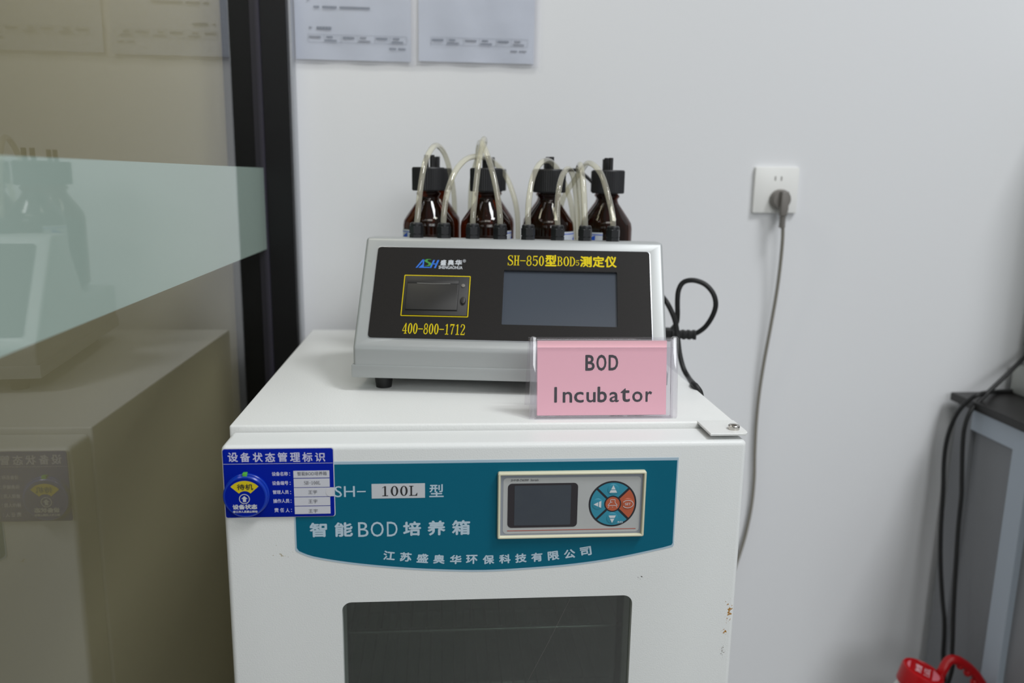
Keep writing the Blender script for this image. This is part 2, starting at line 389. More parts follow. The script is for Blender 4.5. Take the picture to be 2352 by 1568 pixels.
# ================================================================== incubator
inc = thing('incubator', 'white lab incubator with a teal nameplate and dark door window', 'incubator', (0.29, 0.35, -LIFT))
ZT = 0.0075
mb = MB()
bx0, bx1, by0, by1, bz0 = -0.003, 0.5875, 0.051, 0.650, -0.90
ins = (0.065, 0.52, 0.55, -0.76, -0.12)      # chamber: x0 x1 y-back z0 z1
b = bmesh.new(); bmesh.ops.create_cube(b, size=1.0)
lo, hi = (bx0, by0, bz0), (bx1, by1, ZT)
for v in b.verts: v.co = Vector([lo[i] + (v.co[i] + 0.5) * (hi[i] - lo[i]) for i in range(3)])
bmesh.ops.bevel(b, geom=[e for e in b.edges], offset=0.0028, segments=3, affect='EDGES', profile=0.5)
mb.add(b); body = mb.build('body', PAINT, inc, smooth=40)
def boolean(o, cut, m2=None):
    """subtract a closed mesh from o and keep the result as plain mesh data"""
    cut.data.materials.clear()
    if m2: o.data.materials.append(m2); cut.data.materials.append(o.data.materials[0]); cut.data.materials.append(m2)
    for p_ in cut.data.polygons: p_.material_index = 1 if m2 else 0
    md = o.modifiers.new('cut', 'BOOLEAN'); md.operation = 'DIFFERENCE'; md.solver = 'EXACT'; md.object = cut
    if m2: md.material_mode = 'INDEX'
    bpy.context.view_layer.update()
    me = bpy.data.meshes.new_from_object(o.evaluated_get(bpy.context.evaluated_depsgraph_get()))
    o.modifiers.clear(); old = o.data; o.data = me; me.name = o.name
    bpy.data.objects.remove(cut)
mb = MB(); mb.box((ins[0], by0 - 0.02, ins[3]), (ins[1], ins[2], ins[4])); boolean(body, mb.build('cutter', PAINT, inc), LINER)
# door with its rounded window opening
FP = Plane((0, 0, 0), (1, 0, 0), (0, 0, 1))      # door front face
mb = MB(); b = bmesh.new(); bmesh.ops.create_cube(b, size=1.0)
lo, hi = (0.0, 0.0, -0.86), (0.585, 0.0475, 0.0)
for v in b.verts: v.co = Vector([lo[i] + (v.co[i] + 0.5) * (hi[i] - lo[i]) for i in range(3)])
bmesh.ops.bevel(b, geom=[e for e in b.edges if all(v.co.y < 0.001 for v in e.verts) or (abs(e.verts[0].co.x - e.verts[1].co.x) < 1e-6 and abs(e.verts[0].co.z - e.verts[1].co.z) < 1e-6)], offset=0.0062, segments=5, affect='EDGES', profile=0.5)
mb.add(b); door = mb.build('door', DOORPAINT, inc, origin=(0, 0, 0), smooth=35)
wx0, wz1 = 0.1251,-0.1870
wx1, _z = 0.4604,-0.1875
wz0 = -0.68
mb = MB(); slab(mb, FP, rounded(wx0, wz0, wx1, wz1, 0.011, 8), 0.02, -0.09); boolean(door, mb.build('cutter', PAINT, door))
mb = MB(); mb.box((wx0 - 0.004, 0.0065, wz0 - 0.004), (wx1 + 0.004, 0.0115, wz1 + 0.004)); mb.build('window_pane', WINDOWPANE, door)['label'] = 'dark scratched window glass'
mb = MB(); ringpath(mb, Plane((0, 0.0063, 0), (1, 0, 0), (0, 0, 1)), [(0.3409,-0.2967), (0.3640,-0.2476), (0.3882,-0.1926)], 0.00022, 0, 0.0001); mb.build('scratch', GREYPLUG, door)
mb = MB(); mb.box((wx0 - 0.012, 0.040, wz0 - 0.012), (wx1 + 0.012, 0.044, wz1 + 0.012)); mb.build('window_pane', WINDOWPANE, door)
# inside the chamber
for zz in (-0.275, -0.50):
    mb = MB()
    for k in range(23): mb.tube([(0.085 + k * 0.019, 0.09, zz), (0.085 + k * 0.019, 0.53, zz)], 0.0016, 6, 1)
    for yy in (0.09, 0.31, 0.53): mb.tube([(0.075, yy, zz - 0.003), (0.513, yy, zz - 0.003)], 0.0028, 8, 1)
    mb.build('wire_shelf', WIRE, inc, smooth=60)
mb = MB()
for k in range(26): mb.box((0.13 + k * 0.0125, 0.535, -0.20), (0.137 + k * 0.0125, 0.549, -0.135))
mb.build('vent_grille', WIRE, inc)
mb = MB()
for k in range(6): mb.tube([(0.069, 0.12 + 0.075 * k, -0.74), (0.069, 0.12 + 0.075 * k, -0.14)], 0.0025, 6, 1)
mb.build('shelf_rail', WIRE, inc, smooth=60)
for fx in (0.05, 0.53):
    for fy in (0.1, 0.6):
        mb = MB(); mb.lathe([(0.02, 0), (0.022, 0.03), (0.016, 0.05)], (fx, fy, -LIFT), 20); mb.build('foot', RUBBER, inc, smooth=40)
# hinge tab over the door, with its screw
mb = MB()
tabp = [(0.5405, 0.056), (0.5422, 0.0505), (0.5425, 0.0040), (0.580, 0.0040), (0.5845, 0.0052), (0.5872, 0.0085), (0.5882, 0.014), (0.5875, 0.056)]
mb.prism([(x, y, ZT - 0.0028) for x, y in tabp], (0, 0, 0.00286), 0.0005, 1); tab = mb.build('hinge_tab', PAINT, inc, smooth=40)
mb = MB(); mb.lathe([(0.0032, 0.0012), (0.0032, 0.0048), (0.0058, 0.0052), (0.0066, 0.0044), (0.0066, 0.0)][::-1], (0.5752, 0.0205, ZT), 28, cap=False)
mb.lathe([(0.0029, 0.001), (0.0033, 0.0048)], (0.5752, 0.0205, ZT), 6, cap=False); mb.build('screw', STEEL, tab, smooth=40)
mb = MB(); mb.lathe([(0.0031, 0.0), (0.0031, 0.0014)], (0.5752, 0.0205, ZT), 20); mb.build('screw_recess', HOLE, tab)
# teal nameplate ----------------------------------------------------
tx0, tz0 = 0.0759,-0.1250
tx1, tz1 = 0.5059,-0.0188
_a, tzb = 0.2855,-0.1534
_b, tzr = 0.5053,-0.1262
arcp = [(0.0769,-0.1235), (0.0953,-0.1317), (0.1336,-0.1395), (0.1820,-0.1460), (0.2310,-0.1504), (0.2855,-0.1528), (0.3405,-0.1510), (0.3908,-0.1474), (0.4414,-0.1405), (0.5053,-0.1273)]
def plate_outline(k):
    sx = 0.0016 * k; pts = []
    dense = smooth_path([Vector((a, b, 0)) for a, b in arcp], 4)
    xs0, xs1 = tx0 + sx, tx1 - sx
    dz = (tzr - tz0)
    low = [(max(xs0, min(xs1, p_.x)), p_.y + 0.0022 * k) for p_ in dense]
    r = 0.004
    low[0] = (xs0 + r * 0.4, low[0][1] - 0.0004); low[-1] = (xs1 - r * 0.3, low[-1][1] + 0.0002)
    return [(xs0, low[0][1] + r * 0.6)] + low + [(xs1, low[-1][1] + r * 0.6), (xs1, tz1 - 0.0032 * k), (xs0, tz1 - 0.0032 * k)]
mb = MB(); slab(mb, FP, plate_outline(0), 0.0, 0.0004); name = mb.build('nameplate', PALE, inc); name['label'] = 'teal nameplate with a pale blue border'
mb = MB(); slab(mb, FP, plate_outline(1), 0.0004, 0.0001); mb.build('print_field', TEAL, name)
OFF = 0.0007
mb = MB()
text(mb, FP, 'SH', 0.1207,-0.0599, 0.1428,-0.0470, OFF)
text(mb, FP, '-', 0.1450,-0.0544, 0.1546,-0.0530, OFF)
text(mb, FP, '型', 0.2245,-0.0616, 0.2405,-0.0465, OFF, 0.03)
mb.build('lettering', WHITEINK, name); mb = MB()
text(mb, FP, '智', 0.0922,-0.1066, 0.1113,-0.0894, OFF, 0.07)
text(mb, FP, '能', 0.1195,-0.1067, 0.1395,-0.0895, OFF, 0.07)
text(mb, FP, 'B', 0.1454,-0.1072, 0.1568,-0.0898, OFF)
text(mb, FP, 'O', 0.1593,-0.1075, 0.1736,-0.0896, OFF)
text(mb, FP, 'D', 0.1772,-0.1074, 0.1890,-0.0899, OFF)
text(mb, FP, '培', 0.1951,-0.1072, 0.2152,-0.0899, OFF, 0.07)
text(mb, FP, '养', 0.2224,-0.1073, 0.2424,-0.0894, OFF, 0.07)
text(mb, FP, '箱', 0.2497,-0.1073, 0.2702,-0.0894, OFF, 0.07)
mb.build('lettering', WHITEINK, name); mb = MB()
for ch, cx, cz, rot in (('江', 0.1793,-0.1305, -7), ('苏', 0.1978,-0.1326, -6), ('盛', 0.2166,-0.1346, -5), ('奥', 0.2352,-0.1361, -3.5), ('华', 0.2541,-0.1371, -2), ('环', 0.2722,-0.1373, -1),
                        ('保', 0.2913,-0.1380, 0.5), ('科', 0.3100,-0.1376, 2), ('技', 0.3283,-0.1370, 3), ('有', 0.3467,-0.1363, 4.5), ('限', 0.3658,-0.1349, 6), ('公', 0.3844,-0.1332, 7.5), ('司', 0.4030,-0.1304, 9)):
    text(mb, FP, ch, cx - 0.0066, cz - 0.0056, cx + 0.0066, cz + 0.0056, OFF, 0.08, math.radians(rot))
mb.build('lettering', WHITEINK, name)
mb = MB(); slab(mb, FP, rect(0.1611,-0.0621, 0.2198,-0.0451), 0.0005, 0.0003); size = mb.build('size_sticker', STICKER, name)
mb = MB(); serif_text(mb, FP, '100L', 0.1707,-0.0594, 0.2121,-0.0476, 0.0010); mb.build('sticker_lettering', BLACKINK, name)
# control display ----------------------------------------------------
QP = Plane((0, -0.006, 0), (1, 0, 0), (0, 0, 1))
dx0, dz1 = 0.3006,-0.0333
dx1, _c = 0.4684,-0.0321
_d, dz0 = 0.3838,-0.1111
dz1 = dz1 + 0.0008
mb = MB()
o_ = rounded(dx0, dz0, dx1, dz1, 0.002, 3); i_ = rounded(dx0 + 0.0032, dz0 + 0.0032, dx1 - 0.0032, dz1 - 0.0032, 0.0006, 3)
n_ = len(o_)
def loop3(ring, y): return [Vector((a, y, b)) for a, b in ring]
mid = rounded(dx0 + 0.001, dz0 + 0.001, dx1 - 0.001, dz1 - 0.001, 0.0018, 3); mid2 = rounded(dx0 + 0.0023, dz0 + 0.0023, dx1 - 0.0023, dz1 - 0.0023, 0.001, 3)
L0, L1, L2, L3 = loop3(o_, -0.0002), loop3(o_, -0.0056), loop3(mid, -0.0068), loop3(mid2, -0.0068)
L4 = loop3(i_, -0.0056); L5 = loop3(i_, -0.0030)
LL = [L0, L1, L2, L3, L4, L5]; VV = [[mb.bm.verts.new(p_) for p_ in l] for l in LL]
for a, b in zip(VV[:-1], VV[1:]):
    for k in range(n_): mb.bm.faces.new([a[k], a[(k+1) % n_], b[(k+1) % n_], b[k]])
mb.bm.faces.new(VV[-1])
disp = mb.build('control_display', CREAM, inc, smooth=40); disp['label'] = 'cream framed control display with round keypad'
KP = Plane((0, -0.0030, 0), (1, 0, 0), (0, 0, 1))
mb = MB(); slab(mb, KP, rect(dx0 + 0.0032, dz0 + 0.0032, dx1 - 0.0032, dz1 - 0.0032), 0.0001, 0.0002); mb.build('membrane', KEYGREY, disp)
mb = MB(); slab(mb, KP, rounded(0.3069,-0.1058, 0.4628,-0.0393, 0.0045), 0.0003, 0.0002); mb.build('membrane_field', KEYBACK, disp)
mb = MB(); slab(mb, KP, rounded(0.3120,-0.0986, 0.3912,-0.0460, 0.0048, 6), 0.0005, 0.0003); scr = mb.build('screen', SCREENBLACK, disp)
mb = MB(); slab(mb, KP, rounded(0.3196,-0.0958, 0.3834,-0.0484, 0.0008, 2), 0.0008, 0.0002); mb.build('screen_glass', SCREENGLASS, disp)
kx, kz = 0.4313,-0.0718
kr = 0.0274; 
mb = MB(); slab(mb, KP, circle(kx, kz, kr, 64), 0.0005, 0.0002); mb.build('keypad_ring', KEYRING, disp)
def key(a0, a1, m):
    mb = MB(); r0, r1 = 0.0098, kr - 0.0020; g = math.degrees(0.0013 / r1); g0 = math.degrees(0.0013 / r0)
    pts = [(kx + r1 * math.cos(math.radians(a0 + g + (a1 - a0 - 2*g) * i / 24)), kz + r1 * math.sin(math.radians(a0 + g + (a1 - a0 - 2*g) * i / 24))) for i in range(25)]
    pts += [(kx + r0 * math.cos(math.radians(a1 - g0 - (a1 - a0 - 2*g0) * i / 12)), kz + r0 * math.sin(math.radians(a1 - g0 - (a1 - a0 - 2*g0) * i / 12))) for i in range(13)]
    slab(mb, KP, pts, 0.0007, 0.0002)
    am = math.radians((a0 + a1) / 2); cx, cz = kx + 0.0172 * math.cos(am), kz + 0.0172 * math.sin(am)
    dome = [(0.0068 * math.cos(t * PI / 12), 0.0007 * math.sin(t * PI / 12)) for t in range(0, 7)]
    T = Matrix(((1, 0, 0), (0, 0, -1), (0, 1, 0)))
    mb.lathe(dome[:-1] + [(0.0004, 0.0007)], (cx, -0.0030 - 0.0009, cz), 28, T=T.to_4x4())
    return mb.build('key', m, disp, smooth=30), cx, cz
KEYS = [key(45, 135, KEYBLUE), key(135, 225, KEYBLUE), key(225, 315, KEYBLUE), key(-45, 45, KEYORANGE)]
KEYS[3][0]['label'] = 'orange SET key'; KEYS[0][0]['label'] = 'blue key with an up arrow'; KEYS[1][0]['label'] = 'blue key with a left arrow'; KEYS[2][0]['label'] = 'blue key with a down arrow'
mb = MB(); slab(mb, KP, circle(kx, kz, 0.0082, 40), 0.0007, 0.0003); k_ = mb.build('key', KEYORANGE, disp); k_['label'] = 'round orange lamp key in the middle'
mb = MB(); zo = 0.0017
def tri(pts): mb.face([KP(a, b, zo) for a, b in pts])
_o, cx, cz = KEYS[0]; tri([(cx - .0025, cz + .0004), (cx + .0025, cz + .0004), (cx, cz + .0056)]); tri([(cx - .0044, cz - .0035), (cx + .0044, cz - .0035), (cx + .0029, cz - .0004), (cx - .0029, cz - .0004)])
_o, cx, cz = KEYS[2]; tri([(cx - .0025, cz - .0004), (cx + .0025, cz - .0004), (cx, cz - .0054)]); tri([(cx - .0042, cz + .0036), (cx + .0042, cz + .0036), (cx + .0028, cz + .0006), (cx - .0028, cz + .0006)])
_o, cx, cz = KEYS[1]; tri([(cx + .0004, cz - .0026), (cx + .0004, cz + .0026), (cx - .0048, cz)]); tri([(cx + .0040, cz - .0042), (cx + .0040, cz + .0042), (cx + .0013, cz + .0030), (cx + .0013, cz - .0030)])
_o, cx, cz = KEYS[3]
text(mb, KP, 'SET', cx - .0031, cz - .0016, cx + .0033, cz + .0012, zo)
ringpath(mb, KP, [(cx + .0002 + .0062 * math.cos(math.radians(a)), cz - .0002 + .0045 * math.sin(math.radians(a))) for a in range(-150, 151, 10)], 0.0006, zo, 0.0001)
text(mb, KP, 'RES', 0.4378,-0.0948, 0.4437,-0.0923, zo)
for seg_ in ([(-.0055, -.0018), (-.0028, .0018), (-.0025, .0052), (.0027, .0052), (.0027, .0018), (.0055, -.0018), (-.0055, -.0018)], [(-.0025, .0022), (-.0004, .0022)], [(-.0054, -.0042), (-.0040, -.0030)], [(.0054, -.0042), (.0040, -.0030)], [(0, -.0042), (0, -.0034)]):
    for a, b in zip(seg_[:-1], seg_[1:]): ringpath(mb, KP, [(kx + a[0], kz + a[1]), (kx + b[0], kz + b[1])], 0.0005, 0.0011, 0.0001)
mb.build('key_symbols', KEYWHITE, disp)
mb = MB(); text(mb, KP, 'SHHB-D6000  Serials', 0.3153,-0.0433, 0.3464,-0.0407, 0.0007, 0.0, math.radians(0.0), 0.25); mb.build('display_lettering', BLACKINK, disp)
lx0, lz0 = 0.3118,-0.1022
lx1, _e = 0.4592,-0.1016
mb = MB(); slab(mb, KP, rect(lx0, lz0 - 0.0005, lx1, lz0 + 0.0004), 0.0005, 0.0002); mb.build('display_line', ORANGELINE, disp)

# ================================================================== blue status tag
gx0, gz1 = 0.0018,-0.0028
gx1, _f = 0.1203,-0.0040
_g, gz0 = 0.0028,-0.0812
gx0 += 0.0012
st = thing('status_tag', 'blue status tag with a round dial on the door corner', 'tag', (gx0, -0.0005, gz0))
mb = MB(); slab(mb, FP, rounded(gx0 - 0.0006, gz0 - 0.0006, gx1 + 0.0008, gz1 + 0.0006, 0.0026), 0.0006, 0.0009); mb.build('backing', NOTCH, st)
TP = Plane((0, -0.0016, 0), (1, 0, 0), (0, 0, 1))
mb = MB(); slab(mb, TP, rounded(gx0, gz0, gx1, gz1, 0.0024), 0.0, 0.0008, 0.0003); mb.build('plate', TAGBLUE, st, smooth=30)
mb = MB(); zo = 0.0010
for ch, x0, z0, x1, z1 in (('设', 0.0084,-0.0170, 0.0191,-0.0062), ('备', 0.0215,-0.0172, 0.0320,-0.0064), ('状', 0.0347,-0.0173, 0.0453,-0.0066), ('态', 0.0479,-0.0175, 0.0585,-0.0067), ('管', 0.0611,-0.0174, 0.0715,-0.0066), ('理', 0.0744,-0.0176, 0.0852,-0.0070), ('标', 0.0874,-0.0178, 0.0983,-0.0069), ('识', 0.1010,-0.0177, 0.1120,-0.0074)):
    text(mb, TP, ch, x0, z0, x1, z1, zo, 0.05)
ringpath(mb, TP, [(gx0 + 0.0004, gz1 - 0.0166), (gx1 - 0.0004, gz1 - 0.0166)], 0.0004, zo, 0.0001)
mb.build('title_lettering', TAGINK, st); mb = MB()
text(mb, TP, '设备名称', 0.0542,-0.0335, 0.0714,-0.0288, zo, 0.05); text(mb, TP, ':', 0.0728,-0.0333, 0.0739,-0.0298, zo)
text(mb, TP, '设备编号', 0.0542,-0.0441, 0.0714,-0.0393, zo, 0.05); text(mb, TP, ':', 0.0729,-0.0439, 0.0740,-0.0404, zo)
text(mb, TP, '管理人员', 0.0543,-0.0544, 0.0715,-0.0499, zo, 0.05); text(mb, TP, ':', 0.0730,-0.0545, 0.0741,-0.0510, zo)
text(mb, TP, '操作人员', 0.0545,-0.0648, 0.0719,-0.0600, zo, 0.05); text(mb, TP, ':', 0.0731,-0.0646, 0.0742,-0.0611, zo)
text(mb, TP, '责', 0.0553,-0.0755, 0.0599,-0.0705, zo, 0.05); text(mb, TP, '任', 0.0614,-0.0756, 0.0658,-0.0706, zo, 0.05); text(mb, TP, '人', 0.0673,-0.0758, 0.0717,-0.0710, zo, 0.05); text(mb, TP, ':', 0.0732,-0.0753, 0.0742,-0.0718, zo)
mb.build('lettering', TAGINK, st)
rows = ((0.0756,-0.0354, 0.1159,-0.0279), (0.0754,-0.0462, 0.1159,-0.0370), (0.0755,-0.0571, 0.1196,-0.0476), (0.0756,-0.0677, 0.1162,-0.0585), (0.0755,-0.0774, 0.1162,-0.0692))
for i, (x0, z0, x1, z1) in enumerate(rows):
    xa, xb = 0.0773, 0.1160
    if i == 2: xb = gx1 + 0.0006
    mb = MB(); slab(mb, TP, rect(xa, z0 - 0.0006, xb, z1), 0.0009, 0.0003); mb.build('name_slip', TAGPAPER, st)
mb = MB(); zo = 0.0014
text(mb, TP, '智能BOD培养箱', 0.0815,-0.0334, 0.1131,-0.0289, zo)
serif_text(mb, TP, 'SH-100L', 0.0882,-0.0439, 0.1061,-0.0398, zo)
text(mb, TP, '王宇', 0.0925,-0.0548, 0.1021,-0.0504, zo); text(mb, TP, '王宇', 0.0924,-0.0655, 0.1022,-0.0611, zo); text(mb, TP, '王宇', 0.0923,-0.0767, 0.1021,-0.0723, zo)
mb.build('slip_lettering', SLIPINK, st)
mb = MB(); nx, nz = 0.1173,-0.0527
slab(mb, TP, circle(nx - 0.0005, nz, 0.0052, 24, 90, 270), 0.0012, 0.0003); mb.build('finger_notch', NOTCH, st)
ccx, ccz = 0.0260,-0.0550
cr = 0.0243
Tf = Matrix(((1, 0, 0), (0, 0, -1), (0, 1, 0))).to_4x4()
mb = MB(); mb.lathe([(cr, 0.0), (cr, 0.0022), (cr - 0.0006, 0.0028)], (ccx + 0.0008, -0.0024, ccz + 0.0008), 64, T=Tf)
mb.lathe([(cr - 0.0006, 0.0026), (cr - 0.0006, 0.0048), (cr - 0.0018, 0.0060), (cr - 0.0026, 0.0060)], (ccx, -0.0024, ccz), 64, T=Tf); dial = mb.build('dial', DIALBLUE, st, smooth=35)
DP = Plane((0, -0.0084, 0), (1, 0, 0), (0, 0, 1))
mb = MB(); slab(mb, DP, circle(ccx, ccz, cr - 0.0030, 64), 0.0, 0.0002); mb.build('dial_face', TAGBLUE, dial)
mb = MB(); a = circle(ccx, ccz - 0.0012, 0.0198, 20, 42, 138) + circle(ccx, ccz - 0.0012, 0.0082, 12, 138, 42); slab(mb, DP, a, 0.0002, 0.0002); mb.build('status_window', YELLOW, dial)['label'] = 'yellow status window'
mb = MB(); text(mb, DP, '待机', ccx - 0.0080, ccz + 0.0083, ccx + 0.0092, ccz + 0.0151, 0.0006, 0.05); mb.build('status_lettering', BLACKINK, dial)
mb = MB(); zo = 0.0005; ax, az = ccx - 0.0006, ccz - 0.0020
ringpath(mb, DP, circle(ax, az, 0.0053, 36), 0.0008, zo, 0.0001, closed=True)
mb.face([DP(ax - .0017, az - .0034, zo), DP(ax + .0017, az - .0034, zo), DP(ax + .0017, az + .0002, zo), DP(ax - .0017, az + .0002, zo)])
mb.face([DP(ax - .0034, az + .0002, zo), DP(ax + .0034, az + .0002, zo), DP(ax, az + .0034, zo)])
text(mb, DP, '设备状态', ccx - .0136, ccz - .0140, ccx + .0126, ccz - .0082, zo, 0.10)
mb.build('dial_lettering', STICKER, dial); mb = MB(); text(mb, DP, '非工作人员禁止转动', ccx - .0134, ccz - .0180, ccx + .0126, ccz - .0152, zo, 0.09); mb.build('dial_lettering', STICKER, dial)
mb = MB(); slab(mb, TP, rounded(ccx - 0.0020, ccz + cr - 0.0018, ccx + 0.0028, ccz + cr + 0.0024, 0.0006, 2), 0.0008, 0.0052, 0.0004); mb.build('pointer', GREEN, st, smooth=30); mb = MB(); slab(mb, TP, rect(ccx - 0.0022, ccz - cr - 0.0006, ccx + 0.0024, ccz - cr + 0.001), 0.0008, 0.002); mb.build('pointer', GREEN, st, smooth=30)

# ================================================================== BOD meter
OX, OY, ROT, MW, MB0, MK, MT, MS = 0.1212, 0.2007, -0.1249, 0.4103, 0.0268, 0.0672, 0.2043, 0.0954
cR, sR = math.cos(ROT), math.sin(ROT)
def ML(u, v, z): return Vector((OX + u*cR - v*sR, OY + u*sR + v*cR, z))
EU = Vector((cR, sR, 0)); EV = Vector((-sR, cR, 0)); EZ = Vector((0, 0, 1))
meter = thing('bod_meter', 'silver desktop meter with a sloping black panel on the white incubator', 'laboratory meter', ML(0.2, 0.19, ZT))
mb = MB()
prof = [(0.0, MB0 + 0.002), (0.0, MK), (MS, MT), (MS + 0.052, MT - 0.002), (MS + 0.118, 0.103), (0.385, 0.099), (0.385, MB0 + 0.002)]
b = bmesh.new(); A_ = [b.verts.new(ML(0, v, z)) for v, z in prof]; B_ = [b.verts.new(ML(MW, v, z)) for v, z in prof]
b.faces.new(A_); b.faces.new(B_[::-1])
for i in range(len(prof)): j = (i+1) % len(prof); b.faces.new([A_[i], B_[i], B_[j], A_[j]])
bmesh.ops.recalc_face_normals(b, faces=b.faces[:])
bmesh.ops.bevel(b, geom=b.edges[:], offset=0.0045, segments=4, affect='EDGES', profile=0.5)
mb.add(b); shell = mb.build('housing', SILVER, meter, smooth=45)
mb = MB(); T = Matrix.Translation(ML(0, 0, 0)) @ Matrix.Rotation(ROT, 4, 'Z')
mb.box((-0.0022, -0.0012, MB0), (MW + 0.0022, 0.387, MB0 + 0.0170), 0.001, 2, T); mb.build('base_tray', SILVER, meter, smooth=45)
for u, v in ((0.0345, 0.03), (MW - 0.0345, 0.03), (0.0345, 0.35), (MW - 0.0345, 0.35)):
    mb = MB(); mb.lathe([(0.0105, 0.0), (0.0130, MB0 - ZT), ], (ML(u, v, ZT)), 28); mb.build('foot', RUBBER, meter, smooth=40)
ES = (EV * MS + EZ * (MT - MK)).normalized()
MP = Plane(ML(0, 0, MK), EU, ES)
fl0, fs0 = 0.0186,0.0144
fr0, ft0 = 0.3932,0.1528
fl1, ft1 = 0.0183,0.1496
fl0, fr0, fs0, ft0 = (fl0 + fl1) / 2, 0.3915, fs0, (ft0 + ft1) / 2
mb = MB(); slab(mb, MP, rounded(fl0 - 0.0012, fs0 - 0.0012, fr0 + 0.0012, ft0 + 0.0012, 0.0052), 0.0, 0.0006, 0.0002); ptrim = mb.build('panel_trim', ALU, meter, smooth=40)
sx0, ss0 = 0.1942,0.0372
sx1, ss1 = 0.3471,0.1190
px0, ps0 = 0.0606,0.0479
px1, ps1 = 0.1474,0.1063
mb = MB()
# the black face is a sheet with the screen and printer openings left in it
mb2 = MB(); slab(mb2, MP, rounded(fl0, fs0, fr0, ft0, 0.0045), 0.0005, 0.0011); face = mb2.build('front_panel', FACE, meter)
cut = MB(); slab(cut, MP, rounded(sx0, ss0, sx1, ss1, 0.0012, 3), -0.001, 0.012); boolean(face, cut.build('cutter', FACE, meter))
cut = MB(); slab(cut, MP, rounded(sx0, ss0, sx1, ss1, 0.0012, 3), -0.001, 0.012); boolean(ptrim, cut.build('cutter', FACE, meter))
cut = MB(); slab(cut, MP, rounded(sx0, ss0, sx1, ss1, 0.0012, 3), -0.0034, 0.012); boolean(shell, cut.build('cutter', FACE, meter), PRINTER)
mb = MB(); slab(mb, MP, rect(sx0 - 0.0001, ss0 - 0.0001, sx1 + 0.0001, ss1 + 0.0001), -0.0034, 0.0009); mb.build('touchscreen', TOUCH, meter)
mo = 0.0018
mb = MB()
serif_text(mb, MP, '400-800-1712', 0.0631,0.0206, 0.1469,0.0360, mo)
mb.build('phone_lettering', YINK, meter); mb = MB()
serif_text(mb, MP, 'SH-850', 0.1981,0.1260, 0.2488,0.1417, mo)
text(mb, MP, '型', 0.2497,0.1258, 0.2652,0.1435, mo, 0.06)
serif_text(mb, MP, 'BOD', 0.2657,0.1265, 0.2911,0.1413, mo)
serif_text(mb, MP, '5', 0.2909,0.1278, 0.2964,0.1360, mo)
text(mb, MP, '测', 0.2971,0.1256, 0.3130,0.1425, mo, 0.06); text(mb, MP, '定', 0.3142,0.1256, 0.3302,0.1429, mo, 0.06); text(mb, MP, '仪', 0.3307,0.1257, 0.3468,0.1433, mo, 0.06)
mb.build('model_lettering', YINK, meter); mb = MB()
yl = [(px0 - 0.0010, ps0 - 0.0010), (px1 + 0.0014, ps0 - 0.0010), (px1 + 0.0014, ps1 + 0.0012), (px0 - 0.0010, ps1 + 0.0012)]
for a, b in zip(yl, yl[1:] + yl[:1]): ringpath(mb, MP, [a, b], 0.0011, mo - 0.0001, 0.0001)
mb.build('printer_outline', YINK, meter)
# logo: slanted blue A and H with a green double S between, grey names beside it
def mpoly(mb, pts, off): mb.face([MP(a, b, off) for a, b in pts])
lx, ls = 0.0731,0.1194
hx, hs = 0.1038,0.1326
LW, LH = hx - lx, hs - ls
def lg(a, b): return (lx + a * LW, ls + b * LH)
mb = MB()
mpoly(mb, [lg(0, 0), lg(.07, 0), lg(.36, 1), lg(.28, 1)][::1], mo); mpoly(mb, [lg(.30, 1), lg(.36, 1), lg(.36, .13), lg(.29, 0.0)], mo)
mpoly(mb, [lg(.12, 0), lg(.29, 0), lg(.29, .42)], mo); mpoly(mb, [lg(.29, 0), lg(.66, 0), lg(.68, .12), lg(.33, .12)], mo)
mpoly(mb, [lg(.62, 0), lg(.70, 0), lg(.84, .95), lg(.76, .95)], mo); mpoly(mb, [lg(.82, 0), lg(.90, 0), lg(1.03, .95), lg(.95, .95)], mo); mpoly(mb, [lg(.72, .42), lg(.93, .42), lg(.94, .54), lg(.74, .54)], mo)
mb.build('logo_blue_letters', LOGOBLUE, meter)
mb = MB()
for dx in (0.0, 0.07):
    for q in sline([(.60 + dx, .98), (.50 + dx, 1.02), (.41 + dx, .90), (.43 + dx, .74), (.56 + dx, .58), (.60 + dx, .42), (.52 + dx, .26), (.40 + dx, .22)], [.03, .05, .06, .07, .07, .06, .05, .03]):
        mpoly(mb, [lg(*p_) for p_ in q], mo + 0.0001)
mb.build('logo_green_letter', LOGOGREEN, meter)
mb = MB(); text(mb, MP, '盛', 0.1066,0.1239, 0.1147,0.1325, mo, 0.09); text(mb, MP, '奥', 0.1164,0.1241, 0.1254,0.1328, mo, 0.09); text(mb, MP, '华', 0.1266,0.1240, 0.1362,0.1330, mo, 0.09)
text(mb, MP, 'SHENGAOHUA', 0.1046,0.1184, 0.1374,0.1232, mo, 0.05); text(mb, MP, '®', 0.1371,0.1290, 0.1413,0.1338, mo); mb.build('logo_grey_lettering', GREYINK, meter)
